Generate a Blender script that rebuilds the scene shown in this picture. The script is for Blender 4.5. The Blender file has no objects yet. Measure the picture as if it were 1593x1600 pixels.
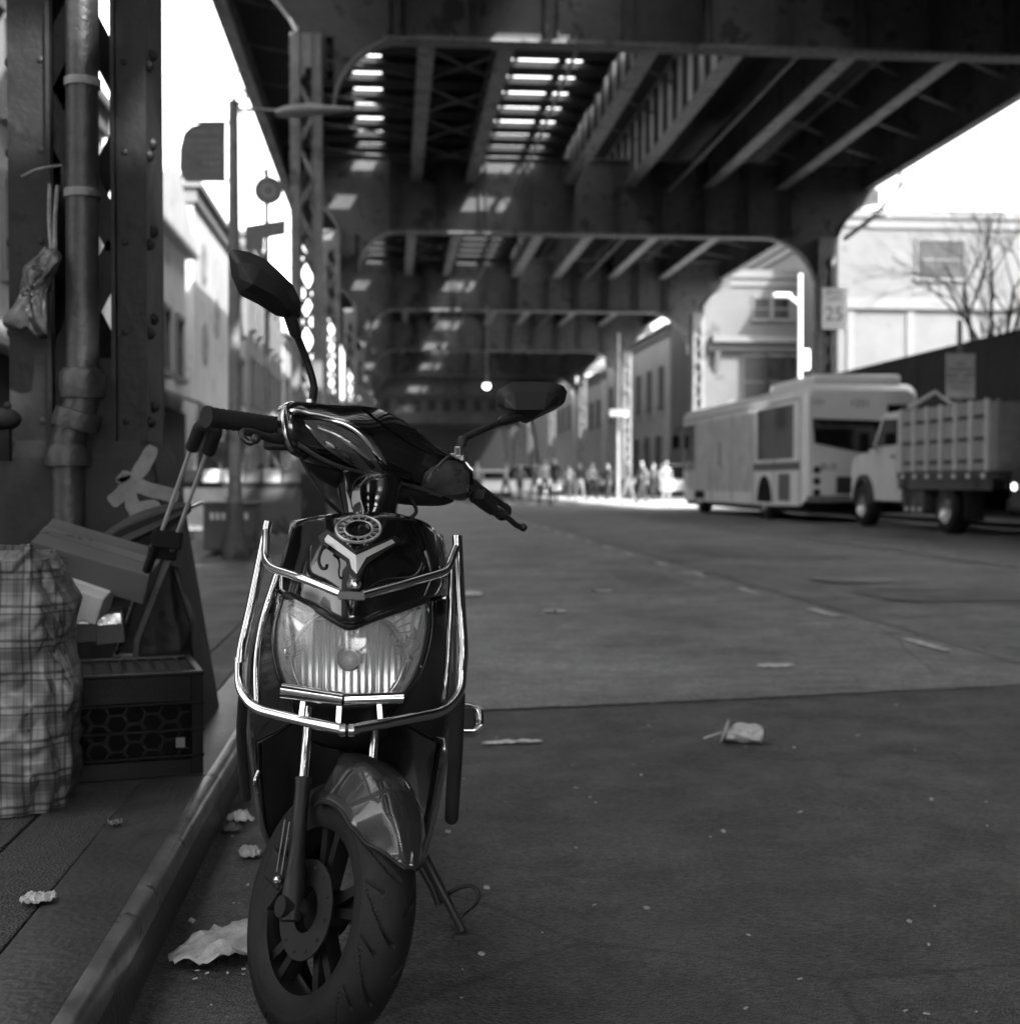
import bpy, bmesh, math, random
from mathutils import Vector, Matrix, noise as mnoise
rnd = random.Random(7)
R = math.radians
sc = bpy.context.scene
# ---------------------------------------------------------------- camera
CAM_Z = 0.88
YAW = math.atan((796.5 - 612.0) / 2100.0)
PITCH = math.atan(48.0 / 2100.0)
cam = bpy.data.objects.new('camera', bpy.data.cameras.new('camera'))
sc.collection.objects.link(cam)
cam.location = (0, 0, CAM_Z)
cam.rotation_euler = (math.pi / 2 - PITCH, 0, -YAW)
cam.data.sensor_fit = 'HORIZONTAL'
cam.data.sensor_width = 36.0
cam.data.lens = 36.0 * 2100.0 / 1593.0
cam.data.clip_start = 0.05
cam.data.clip_end = 2000
cam.data.dof.use_dof = True
cam.data.dof.focus_distance = 2.22
cam.data.dof.aperture_fstop = 4.8
cam.data.dof.aperture_blades = 0
sc.camera = cam
# ---------------------------------------------------------------- sky, sun, exposure
SUN_D = Vector((-0.36, 0.70, -0.62)).normalized()      # the way the light travels
sun_el = math.asin(-SUN_D.z)
sun_az = math.atan2(-SUN_D.x, -SUN_D.y)                 # clockwise from +Y
wd = bpy.data.worlds.new('World'); sc.world = wd; wd.use_nodes = True
nt = wd.node_tree; nt.nodes.clear()
sky = nt.nodes.new('ShaderNodeTexSky'); sky.sky_type = 'NISHITA'; sky.sun_disc = False
sky.sun_elevation = sun_el; sky.sun_rotation = sun_az
sky.air_density = 1.2; sky.dust_density = 2.5; sky.ozone_density = 1.0
bw = nt.nodes.new('ShaderNodeHueSaturation'); bw.inputs['Saturation'].default_value = 0.0
bg = nt.nodes.new('ShaderNodeBackground'); bg.inputs['Strength'].default_value = 0.15
ou = nt.nodes.new('ShaderNodeOutputWorld')
nt.links.new(sky.outputs[0], bw.inputs['Color']); nt.links.new(bw.outputs[0], bg.inputs['Color'])
nt.links.new(bg.outputs[0], ou.inputs['Surface'])
sun = bpy.data.objects.new('sun', bpy.data.lights.new('sun', 'SUN'))
sc.collection.objects.link(sun)
sun.data.energy = 2.0; sun.data.angle = R(0.53); sun.data.color = (1, 1, 1)
sun.rotation_euler = SUN_D.to_track_quat('-Z', 'Y').to_euler()
sc.view_settings.view_transform = 'Standard'; sc.view_settings.look = 'None'
sc.view_settings.exposure = 2.55; sc.view_settings.gamma = 1.0
sc.render.engine = 'CYCLES'
sc.cycles.use_denoising = True
sc.cycles.max_bounces = 8; sc.cycles.diffuse_bounces = 4; sc.cycles.glossy_bounces = 4
sc.cycles.transparent_max_bounces = 8
sc.cycles.caustics_reflective = False; sc.cycles.caustics_refractive = False
sc.cycles.sample_clamp_indirect = 6.0

# ---------------------------------------------------------------- survey helpers
def cam_dir(px, py):
    f = Vector((math.sin(YAW) * math.cos(PITCH), math.cos(YAW) * math.cos(PITCH), -math.sin(PITCH)))
    r = Vector((math.cos(YAW), -math.sin(YAW), 0))
    u = Vector((math.sin(YAW) * math.sin(PITCH), math.cos(YAW) * math.sin(PITCH), math.cos(PITCH)))
    return f * 2100.0 + r * (px - 796.5) + u * (800.0 - py)
def W(px, py, Y):
    d = cam_dir(px, py); t = Y / d.y
    return Vector((d.x * t, Y, CAM_Z + d.z * t))
def G(px, py, z=0.0):
    d = cam_dir(px, py); t = (z - CAM_Z) / d.z
    return Vector((d.x * t, d.y * t, z))

# ---------------------------------------------------------------- materials
MATS = {}
def mat(name, v, rough=0.6, metal=0.0, var=0.25, scale=6.0, bump=0.0, bscale=40.0, spec=0.5, coat=0.0,
        v2=None, patch=None, emit=None, rvar=0.15):
    """grey material with two scales of dirt / wear, optional patches of a second grey, optional bump"""
    if name in MATS: return MATS[name]
    m = bpy.data.materials.new(name); m.use_nodes = True
    t = m.node_tree; N = t.nodes; Lk = t.links
    b = N['Principled BSDF']
    tc = N.new('ShaderNodeTexCoord')
    n1 = N.new('ShaderNodeTexNoise'); n1.inputs['Scale'].default_value = scale; n1.inputs['Detail'].default_value = 8
    n1.inputs['Roughness'].default_value = 0.65
    Lk.new(tc.outputs['Object'], n1.inputs['Vector'])
    mr = N.new('ShaderNodeMapRange'); mr.inputs[1].default_value = 0.3; mr.inputs[2].default_value = 0.7
    mr.inputs[3].default_value = v * (1 - var); mr.inputs[4].default_value = v * (1 + var)
    Lk.new(n1.outputs[0], mr.inputs[0])
    last = mr.outputs[0]
    if v2 is not None:
        n2 = N.new('ShaderNodeTexNoise'); n2.inputs['Scale'].default_value = (patch or (scale, .5))[0]; n2.inputs['Detail'].default_value = 6
        n2.inputs['Roughness'].default_value = 0.7
        Lk.new(tc.outputs['Object'], n2.inputs['Vector'])
        th = N.new('ShaderNodeMapRange'); c = (patch or (scale, .58))[1]
        th.inputs[1].default_value = c; th.inputs[2].default_value = c + 0.05
        Lk.new(n2.outputs[0], th.inputs[0])
        mx = N.new('ShaderNodeMix'); mx.data_type = 'FLOAT'
        Lk.new(th.outputs[0], mx.inputs[0]); Lk.new(last, mx.inputs[2]); mx.inputs[3].default_value = v2
        last = mx.outputs[0]
    cb = N.new('ShaderNodeCombineColor')
    for k in range(3): Lk.new(last, cb.inputs[k])
    Lk.new(cb.outputs[0], b.inputs['Base Color'])
    rr = N.new('ShaderNodeMapRange'); rr.inputs[1].default_value = 0.3; rr.inputs[2].default_value = 0.7
    rr.inputs[3].default_value = max(0.02, rough * (1 - rvar)); rr.inputs[4].default_value = min(1, rough * (1 + rvar))
    Lk.new(n1.outputs[0], rr.inputs[0]); Lk.new(rr.outputs[0], b.inputs['Roughness'])
    b.inputs['Metallic'].default_value = metal
    b.inputs['Specular IOR Level'].default_value = spec
    b.inputs['Coat Weight'].default_value = coat; b.inputs['Coat Roughness'].default_value = 0.04
    if bump:
        n3 = N.new('ShaderNodeTexNoise'); n3.inputs['Scale'].default_value = bscale; n3.inputs['Detail'].default_value = 6
        Lk.new(tc.outputs['Object'], n3.inputs['Vector'])
        bp = N.new('ShaderNodeBump'); bp.inputs['Strength'].default_value = bump; bp.inputs['Distance'].default_value = 0.01
        Lk.new(n3.outputs[0], bp.inputs['Height']); Lk.new(bp.outputs[0], b.inputs['Normal'])
    if emit:
        b.inputs['Emission Color'].default_value = (1, 1, 1, 1); b.inputs['Emission Strength'].default_value = emit
    MATS[name] = m
    return m

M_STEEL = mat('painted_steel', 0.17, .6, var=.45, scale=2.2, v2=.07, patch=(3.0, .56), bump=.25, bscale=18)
M_STEELD = mat('dark_girder_steel', 0.09, .7, spec=.2, var=.5, scale=.8, v2=.04, patch=(1.6, .55), bump=.2, bscale=10)
M_STEELL = mat('lit_web_steel', 0.42, .6, var=.4, scale=1.0, v2=.25, patch=(1.2, .58))  # web tone lightened to show sky light falling through the deck
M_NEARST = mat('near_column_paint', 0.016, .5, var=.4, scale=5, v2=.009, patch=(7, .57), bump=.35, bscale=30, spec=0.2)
M_WOOD = mat('weathered_timber', 0.03, .9, var=.5, scale=5, bump=.3, bscale=20, spec=0.2)
M_CHROME = mat('chrome', 0.78, .09, 1.0, var=.06, scale=60, rvar=.5)
M_CHROMED = mat('dull_chrome', 0.55, .25, 1.0, var=.2, scale=40)
M_GLOSSB = mat('gloss_black_panel', 0.007, .12, var=.5, scale=9, coat=.9, rvar=.8, v2=.022, patch=(13, .60))
M_GREYP = mat('metallic_grey_fender', 0.045, .22, .35, var=.12, scale=30, coat=1.0)
M_BPLAS = mat('black_plastic', 0.014, .42, var=.3, scale=25, bump=.15, bscale=400, spec=0.3)
M_BRUB = mat('black_rubber', 0.02, .75, var=.3, scale=30, bump=.2, bscale=300, spec=0.2)
M_TYRE = mat('tyre_rubber', 0.009, .68, var=.35, scale=22, bump=.15, bscale=250, spec=0.3)
M_RIM = mat('dark_alloy', 0.018, .38, .5, var=.3, scale=25)
M_WHITE = mat('white_paint', 0.75, .5, var=.08, scale=3)
M_OFFW = mat('off_white_paint', 0.55, .5, var=.2, scale=4)
M_PAPER = mat('paper', 0.62, .85, var=.15, scale=30, bump=.5, bscale=60)
M_DIRTP = mat('soiled_paper', 0.42, .85, var=.3, scale=25, bump=.6, bscale=50)
M_GLASSD = mat('dark_glass', 0.012, .06, var=.2, scale=1.5, coat=.6)
M_GLASSM = mat('window_glass', 0.02, .3, var=.6, scale=1.2, spec=.25)
M_BLACK = mat('matt_black', 0.01, .8, var=.3, scale=10, spec=0.1)

# ---------------------------------------------------------------- mesh building
class MB:
    def __init__(s): s.v = []; s.f = []
    def add(s, vs, fs):
        o = len(s.v); s.v += [Vector(p) for p in vs]; s.f += [tuple(i + o for i in f) for f in fs]; return s
    def box(s, c, d, m=None):
        x, y, z = [k / 2 for k in d]
        vs = [Vector((a * x, b * y, e * z)) for e in (-1, 1) for b in (-1, 1) for a in (-1, 1)]
        if m is not None: vs = [m @ p for p in vs]
        c = Vector(c)
        return s.add([c + p for p in vs], [(0, 2, 3, 1), (4, 5, 7, 6), (0, 1, 5, 4), (2, 6, 7, 3), (0, 4, 6, 2), (1, 3, 7, 5)])
    def bb(s, x0, x1, y0, y1, z0, z1):
        return s.box(((x0 + x1) / 2, (y0 + y1) / 2, (z0 + z1) / 2), (abs(x1 - x0), abs(y1 - y0), abs(z1 - z0)))
    def bar(s, a, b, w, h, up=(0, 0, 1)):
        a = Vector(a); b = Vector(b); d = (b - a); L = d.length; d.normalize()
        u = Vector(up)
        sx = d.cross(u)
        if sx.length < 1e-4: sx = d.cross(Vector((1, 0, 0)))
        sx.normalize(); sz = sx.cross(d).normalized()
        m = Matrix((sx, d, sz)).transposed()
        return s.box((a + b) / 2, (w, L, h), m)
    def tube(s, pts, r, seg=12, closed=False, caps=True):
        pts = [Vector(p) for p in pts]; n = len(pts)
        rs = r if isinstance(r, (list, tuple)) else [r] * n
        tan = []
        for i in range(n):
            if closed: t = pts[(i + 1) % n] - pts[i - 1]
            elif i == 0: t = pts[1] - pts[0]
            elif i == n - 1: t = pts[-1] - pts[-2]
            else: t = (pts[i + 1] - pts[i]).normalized() + (pts[i] - pts[i - 1]).normalized()
            tan.append(t.normalized())
        up = Vector((0, 0, 1)) if abs(tan[0].z) < .9 else Vector((1, 0, 0))
        nrm = tan[0].cross(up).normalized()
        vs = []; o = len(s.v)
        for i in range(n):
            nrm = (nrm - tan[i] * nrm.dot(tan[i])).normalized()
            bi = tan[i].cross(nrm)
            for k in range(seg):
                a = 2 * math.pi * k / seg
                vs.append(pts[i] + (nrm * math.cos(a) + bi * math.sin(a)) * rs[i])
        fs = []
        for i in range(n if closed else n - 1):
            j = (i + 1) % n
            for k in range(seg):
                l = (k + 1) % seg
                fs.append((i * seg + k, i * seg + l, j * seg + l, j * seg + k))
        if caps and not closed:
            fs.append(tuple(reversed(range(seg)))); fs.append(tuple(range((n - 1) * seg, n * seg)))
        return s.add(vs, fs)
    def cyl(s, a, b, r, seg=16): return s.tube([a, b], r, seg)
    def sph(s, c, r, nu=12, nv=8, sc3=(1, 1, 1)):
        c = Vector(c); vs = []; fs = []
        for i in range(nv + 1):
            t = math.pi * i / nv
            for k in range(nu):
                a = 2 * math.pi * k / nu
                vs.append(c + Vector((math.sin(t) * math.cos(a) * sc3[0], math.sin(t) * math.sin(a) * sc3[1], math.cos(t) * sc3[2])) * r)
        for i in range(nv):
            for k in range(nu):
                l = (k + 1) % nu
                fs.append((i * nu + k, (i + 1) * nu + k, (i + 1) * nu + l, i * nu + l))
        return s.add(vs, fs)
    def grid(s, rows, closed_u=False, closed_v=False):
        n = len(rows); m = len(rows[0]); vs = [p for r in rows for p in r]; fs = []
        for i in range(n if closed_v else n - 1):
            j = (i + 1) % n
            for k in range(m if closed_u else m - 1):
                l = (k + 1) % m
                fs.append((i * m + k, i * m + l, j * m + l, j * m + k))
        return s.add(vs, fs)
    def lathe(s, prof, o, ax, seg=32, closed=False):
        """prof: (radius, distance along the axis)"""
        o = Vector(o); ax = Vector(ax).normalized()
        e = ax.cross(Vector((0, 0, 1)))
        if e.length < 1e-3: e = Vector((1, 0, 0))
        e.normalize(); f = ax.cross(e)
        rows = [[o + ax * h + (e * math.cos(2 * math.pi * k / seg) + f * math.sin(2 * math.pi * k / seg)) * r for k in range(seg)] for r, h in prof]
        return s.grid(rows, True, closed)
    def prism(s, poly, ex):
        poly = [Vector(p) for p in poly]; ex = Vector(ex); n = len(poly)
        vs = poly + [p + ex for p in poly]
        fs = [tuple(range(n)), tuple(range(2 * n - 1, n - 1, -1))] + [((i + 1) % n, i, i + n, (i + 1) % n + n) for i in range(n)]
        return s.add(vs, fs)
    def build(s, name, m, parent=None, loc=None, smooth=None, bevel=0.0, solid=0.0, inv=None, seg=2, sub=0):
        me = bpy.data.meshes.new(name)
        vs = s.v
        if inv is not None: vs = [inv @ p for p in vs]
        me.from_pydata([tuple(p) for p in vs], [], s.f); me.validate()
        bm = bmesh.new(); bm.from_mesh(me)
        bmesh.ops.recalc_face_normals(bm, faces=bm.faces); bm.to_mesh(me); bm.free()
        if smooth is not None:
            me.shade_smooth(); me.set_sharp_from_angle(angle=R(smooth))
        me.materials.append(m)
        o = bpy.data.objects.new(name, me); sc.collection.objects.link(o)
        if parent is not None: o.parent = parent
        if loc is not None: o.location = loc
        if solid:
            q = o.modifiers.new('solid', 'SOLIDIFY'); q.thickness = solid; q.offset = 0
        if sub:
            q = o.modifiers.new('sub', 'SUBSURF'); q.levels = sub; q.render_levels = sub
        if bevel:
            q = o.modifiers.new('bevel', 'BEVEL'); q.width = bevel; q.segments = seg; q.limit_method = 'ANGLE'; q.angle_limit = R(40)
        return o

def two_mats(o, n0, m2):
    o.data.materials.append(m2)
    for p in o.data.polygons[n0:]: p.material_index = 1
    return o
def cr(pts, n=6, closed=False):
    """Catmull-Rom resample"""
    pts = [Vector(p) for p in pts]; out = []; N = len(pts)
    rng = range(N if closed else N - 1)
    for i in rng:
        p0 = pts[i - 1] if (i > 0 or closed) else pts[0] * 2 - pts[1]
        p1 = pts[i]; p2 = pts[(i + 1) % N]
        p3 = pts[(i + 2) % N] if (i + 2 < N or closed) else p2 * 2 - p1
        for k in range(n):
            t = k / n
            out.append(.5 * ((2 * p1) + (p2 - p0) * t + (2 * p0 - 5 * p1 + 4 * p2 - p3) * t * t + (3 * p1 - p0 - 3 * p2 + p3) * t ** 3))
    if not closed: out.append(pts[-1])
    return out
def fillet(pts, r=.03, n=5):
    """polyline with rounded corners"""
    pts = [Vector(p) for p in pts]; out = [pts[0]]
    for i in range(1, len(pts) - 1):
        a, b, c = pts[i - 1], pts[i], pts[i + 1]
        d1 = min(r, (a - b).length * .45); d2 = min(r, (c - b).length * .45)
        p = b + (a - b).normalized() * d1; q = b + (c - b).normalized() * d2
        for k in range(n + 1):
            t = k / n
            out.append(p * (1 - t) ** 2 + b * 2 * t * (1 - t) + q * t * t)
    out.append(pts[-1]); return out
def smooth_rows(rows, nu=5, nv=5):
    r1 = [cr(r, nu) for r in rows]
    cols = [cr([r[k] for r in r1], nv) for k in range(len(r1[0]))]
    return [[c[i] for c in cols] for i in range(len(cols[0]))]

def tag(o, label, cat, group=None):
    o['label'] = label; o['category'] = cat
    if group: o['group'] = group
    return o
def struct(o): o['kind'] = 'structure'; return o
def thing(name, label, cat, loc=(0, 0, 0), rot=(0, 0, 0), group=None):
    o = bpy.data.objects.new(name, None); sc.collection.objects.link(o)
    o.location = loc; o.rotation_euler = rot; o.empty_display_size = .2
    return tag(o, label, cat, group)
def kids(o): return [c for c in sc.collection.objects if c.parent == o]
def dup(root, loc, rotz=None, label=None, scale=None):
    r = root.copy(); sc.collection.objects.link(r); r.location = loc
    if rotz is not None: r.rotation_euler = (0, 0, rotz)
    if scale is not None: r.scale = scale
    if label: r['label'] = label
    for ch in kids(root):
        c = ch.copy(); sc.collection.objects.link(c); c.parent = r
        for g in kids(ch):
            d = g.copy(); sc.collection.objects.link(d); d.parent = c
    return r
def text_mb(body, size, fn, depth=0.0, align='CENTER', spacing=1.0):
    """text outline as flat faces; fn maps (u,v) on the sign to a point"""
    c = bpy.data.curves.new('t', 'FONT'); c.body = body; c.size = size; c.align_x = align; c.align_y = 'CENTER'
    c.space_line = spacing; c.resolution_u = 3; c.extrude = depth
    o = bpy.data.objects.new('t', c); sc.collection.objects.link(o)
    dg = bpy.context.evaluated_depsgraph_get(); dg.update()
    me = o.evaluated_get(dg).to_mesh()
    vs = [fn(v.co.x, v.co.y) for v in me.vertices]; fs = [tuple(p.vertices) for p in me.polygons]
    o.evaluated_get(dg).to_mesh_clear()
    bpy.data.objects.remove(o); bpy.data.curves.remove(c)
    m = MB(); m.add(vs, fs); return m
# ================================================================ GROUND
KX = -0.44          # left kerb edge
KR = 11.45          # right kerb edge
def asphalt(name, v, var, crack=True, lo=.5):
    m = bpy.data.materials.new(name); m.use_nodes = True
    t = m.node_tree; N = t.nodes; Lk = t.links; b = N['Principled BSDF']
    tc = N.new('ShaderNodeTexCoord')
    def noise(sc_, det, r=.6):
        n = N.new('ShaderNodeTexNoise'); n.inputs['Scale'].default_value = sc_; n.inputs['Detail'].default_value = det
        n.inputs['Roughness'].default_value = r; Lk.new(tc.outputs['Object'], n.inputs['Vector']); return n
    def mrange(src, a, b_, c, d):
        q = N.new('ShaderNodeMapRange'); Lk.new(src, q.inputs[0])
        for i, x in enumerate((a, b_, c, d)): q.inputs[i + 1].default_value = x
        return q.outputs[0]
    def mul(a, b_):
        q = N.new('ShaderNodeMath'); q.operation = 'MULTIPLY'; Lk.new(a, q.inputs[0])
        if hasattr(b_, 'type'): Lk.new(b_, q.inputs[1])
        else: q.inputs[1].default_value = b_
        return q.outputs[0]
    big = mrange(noise(.9, 5).outputs[0], .3, .7, 1 - var, 1 + var)
    mid = mrange(noise(7, 8, .7).outputs[0], .3, .7, 1 - var * .8, 1 + var * .8)
    ag = N.new('ShaderNodeTexVoronoi'); ag.inputs['Scale'].default_value = 160; Lk.new(tc.outputs['Object'], ag.inputs['Vector'])
    spk = N.new('ShaderNodeSeparateColor'); Lk.new(ag.outputs['Color'], spk.inputs[0])
    sp = mrange(spk.outputs[0], .0, 1.0, .45, 1.6)
    hi = mrange(noise(55, 3, .5).outputs[0], .70, .76, 1.0, 2.2)      # pale chips and grit
    last = mul(mul(mul(mul(big, mid), sp), hi), v)
    stain = mrange(noise(1.9, 7, .8).outputs[0], .54, .70, 1.0, lo)
    last = mul(last, stain)
    if crack:
        vo = N.new('ShaderNodeTexVoronoi'); vo.feature = 'DISTANCE_TO_EDGE'; vo.inputs['Scale'].default_value = .33
        ds = N.new('ShaderNodeMixRGB'); ds.inputs[0].default_value = .12
        nn = noise(1.6, 6)
        Lk.new(tc.outputs['Object'], ds.inputs[1]); Lk.new(nn.outputs['Color'], ds.inputs[2]); Lk.new(ds.outputs[0], vo.inputs['Vector'])
        last = mul(last, mrange(vo.outputs[0], .0005, .0035, .55, 1.0))
    cb = N.new('ShaderNodeCombineColor')
    for k in range(3): Lk.new(last, cb.inputs[k])
    Lk.new(cb.outputs[0], b.inputs['Base Color'])
    Lk.new(mrange(noise(3, 4).outputs[0], .3, .7, .48, .75), b.inputs['Roughness'])
    bp = N.new('ShaderNodeBump'); bp.inputs['Strength'].default_value = .8; bp.inputs['Distance'].default_value = .006
    Lk.new(ag.outputs['Distance'], bp.inputs['Height']); Lk.new(bp.outputs[0], b.inputs['Normal'])
    MATS[name] = m; return m
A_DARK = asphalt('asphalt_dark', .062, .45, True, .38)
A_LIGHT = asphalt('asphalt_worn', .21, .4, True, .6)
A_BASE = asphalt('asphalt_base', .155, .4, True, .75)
M_WALK = asphalt('sidewalk_concrete', .045, .2, False, .6)
M_KERB = mat('kerb_stone', .05, .38, var=.35, scale=5, v2=.04, patch=(6, .55), bump=.3, bscale=60)

g = MB(); g.add([(-400, -200, 0), (500, -200, 0), (500, 900, 0), (-400, 900, 0)], [(0, 1, 2, 3)])
struct(g.build('road', A_BASE))
def wobble_strip(x0, x1, y0, y1, z, amp=.03, n=60):
    m = MB(); vs = []; 
    for i in range(n + 1):
        t = i / n; vs.append((x0 + (x1 - x0) * t, y0 + amp * (mnoise.noise((t * 9, y0, 3)) + .4 * mnoise.noise((t * 40, y0, 3))), z))
    k = len(vs)
    for i in range(n + 1):
        t = i / n; vs.append((x0 + (x1 - x0) * t, y1, z))
    return m.add(vs, [(i, i + 1, k + i + 1, k + i) for i in range(n)])
# worn pale asphalt: kerb to the longitudinal seam, beyond the cross seam
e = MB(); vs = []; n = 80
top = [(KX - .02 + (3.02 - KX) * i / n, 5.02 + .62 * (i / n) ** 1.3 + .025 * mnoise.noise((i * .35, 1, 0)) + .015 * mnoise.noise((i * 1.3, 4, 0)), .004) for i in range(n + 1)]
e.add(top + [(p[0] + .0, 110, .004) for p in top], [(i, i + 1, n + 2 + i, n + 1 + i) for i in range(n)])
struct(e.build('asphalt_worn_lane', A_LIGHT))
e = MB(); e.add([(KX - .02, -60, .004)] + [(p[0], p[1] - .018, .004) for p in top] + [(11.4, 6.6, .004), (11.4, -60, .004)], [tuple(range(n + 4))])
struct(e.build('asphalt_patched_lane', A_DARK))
# tar seams
M_TAR = mat('tar_seam', .014, .5, var=.3, scale=8)
e = MB()
for i in range(n):
    a, b = top[i], top[i + 1]; w = .012 + .012 * abs(mnoise.noise((i * .7, 2, 2)))
    if mnoise.noise((i * .4, 8, 8)) > -.35:
        e.add([(a[0], a[1] - w - .014, .008), (b[0], b[1] - w - .014, .008), (b[0], b[1] - .004, .008), (a[0], a[1] - .004, .008)], [(0, 1, 2, 3)])
e2 = e
ys = [5.7 + i * .35 for i in range(180)]
for i in range(len(ys) - 1):
    x0 = 3.02 + .02 * mnoise.noise((ys[i], 0, 0)); x1 = 3.02 + .02 * mnoise.noise((ys[i + 1], 0, 0))
    w = .016 + .01 * mnoise.noise((ys[i] * 2, 4, 0))
    e2.add([(x0 - w, ys[i], .0085), (x0 + w, ys[i], .0085), (x1 + w, ys[i + 1], .0085), (x1 - w, ys[i + 1], .0085)], [(0, 1, 2, 3)])
struct(e2.build('road_seam', M_TAR))
e = MB(); e.add([(8.4, 43, .0105), (11.44, 42, .0105), (30, 42, .0105), (30, 59, .0105), (15.4, 62, .0105), (15.4, 80, .0105), (7.2, 80, .0105), (7.6, 60, .0105), (7.8, 52, .0105)], [tuple(range(9))])  # pale polygon paints the far pool of sunlight onto the road
struct(e.build('sunlit_road_patch', mat('sun_patch_tone', .42, .8, var=.15, scale=.7)))
# painted dashes and the far parking line
M_ROADP = mat('worn_road_paint', .62, .7, var=.25, scale=14, v2=.2, patch=(22, .54))
M_ROADF = mat('faded_road_paint', .30, .7, var=.3, scale=10, v2=.14, patch=(9, .5))
e = MB()
for i in range(18):
    y = 6.65 + i * 1.78; x = 2.83 + .02 * math.sin(i * 2.1)
    e.add([(x - .035, y, .0125), (x + .035, y, .0125), (x + .035, y + .52, .0125), (x - .035, y + .52, .0125)], [(0, 1, 2, 3)])
struct(e.build('dashed_lane_line', M_ROADP))
e = MB(); e.add([(6.3, 3, .0125), (6.43, 3, .0125), (6.43, 90, .0125), (6.3, 90, .0125)], [(0, 1, 2, 3)])
struct(e.build('parking_lane_line', M_ROADF))
e = MB()
for i in range(7):
    e.add([(4.2 + i * 1.0, 50, .0125), (4.75 + i * 1.0, 50, .0125), (4.75 + i * 1.0, 53.2, .0125), (4.2 + i * 1.0, 53.2, .0125)], [(0, 1, 2, 3)])
struct(e.build('zebra_crossing', M_ROADP))
# iron cover and mended patches in the road
e = MB(); e.lathe([(0, .0), (.30, .0), (.31, .003), (.36, .003), (.37, .0)], G(1330, 905, .0127), (0, 0, 1), 40); 
struct(e.build('manhole_cover', mat('cast_iron', .05, .45, .5, var=.5, scale=20, bump=.6, bscale=45)))
rp = random.Random(4)
for i, (px, py, w_, l_) in enumerate(((560 + 620, 862, 1.6, 3.2), (1010, 905, .5, 2.0), (1480, 930, 1.3, 1.2))):
    c_ = G(px, py, .0); e = MB(); q = []
    for k in range(40):
        t_ = 2 * math.pi * k / 40; ca, sa = math.cos(t_), math.sin(t_)
        q.append((c_.x + w_ / 2 * math.copysign(abs(ca) ** .35, ca) + .02 * rp.uniform(-1, 1), c_.y + l_ / 2 * math.copysign(abs(sa) ** .35, sa) + .03 * rp.uniform(-1, 1), .0065 + .0004 * i))
    e.add(q, [tuple(range(40))]); struct(e.build('mended_patch', asphalt('patch_mix_%d' % i, (.12, .15, .085)[i], .2, False)))
# left sidewalk: slab with joints, kerb stone with a steel nosing
sd = MB()
sd.bb(-5.5, -.80, -60, 36, -.05, .126)
sd.bb(-.79, -.625, -60, 36, -.05, .129)
sd.bb(-5.5, -.625, 50, 130, -.05, .128)
struct(sd.build('sidewalk', M_WALK, bevel=.004))
jm = MB()
for y in [i * 1.52 + 1.62 for i in range(-10, 22)]:
    jm.bb(-5.4, -.80, y, y + .012, .1262, .1275)
for x in (-2.3, -3.8): jm.bb(x, x + .012, -30, 36, .1285, .1295)
struct(jm.build('sidewalk_joints', M_TAR))
prof = [(-.62, -.05), (-.62, .130), (-.475, .134), (-.452, .128), (-.442, .112), (-.43, .0), (-.43, -.05)]
def kerb_run(ys, mirror=None):
    rows = []
    for y in ys:
        dx = .008 * mnoise.noise((y * .8, 0, 5)); dz = .005 * mnoise.noise((y * 1.3, 9, 5))
        rows.append([Vector(((mirror - (px - KX) if mirror else px) + dx, y, pz + (dz if pz > .05 else 0))) for px, pz in prof])
    return rows
kb = MB()
for s in range(-10, 12):
    a = .55 + s * 2.9
    kb.grid(kerb_run([a + .004 + i * .241 for i in range(13)]))
struct(kb.build('kerb', M_KERB, smooth=50))
nose = MB(); ring = [(-.468, .1355), (-.452, .1345), (-.4405, .129), (-.434, .118), (-.4325, .085), (-.4345, .085), (-.4365, .117), (-.4425, .1265), (-.453, .1315), (-.468, .1325)]
for s in range(-10, 12):
    a = .55 + s * 2.9
    nose.grid([[Vector((px + .008 * mnoise.noise((y * .8, 0, 5)), y, pz + .005 * mnoise.noise((y * 1.3, 9, 5)))) for px, pz in ring] for y in [a + .006 + i * .2405 for i in range(13)]], True)
struct(nose.build('kerb_steel_nosing', mat('worn_nosing_steel', .34, .33, .85, var=.5, scale=9, v2=.08, patch=(8, .6)), smooth=50))
rs = MB(); rs.bb(KR + .2, 120, -60, 40.5, -.05, .126); rs.bb(KR + .2, 15.5, 62, 130, -.05, .126)
struct(rs.build('sidewalk', M_WALK))
kb = MB()
kb.grid(kerb_run([-60 + i * 2.0 for i in range(51)], KR)); kb.grid(kerb_run([62 + i * 2.0 for i in range(35)], KR))
struct(kb.build('kerb', M_KERB, smooth=50))

# ================================================================ ELEVATED RAILWAY
BY = [-28, -12, 4.35, 20.3, 35.8, 52, 68, 84, 100, 116, 132]
XL, XR = -.937, 11.75
def lx(y): return -.913 - .0212 * max(0, y - 4.35) * (1 if y < 36 else 31.45 / max(1, y - 4.35))
EL = thing('elevated_railway', 'riveted dark steel railway viaduct spanning the whole street on lattice columns', 'viaduct')
CT = 7.47          # underside of the cross girders
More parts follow.
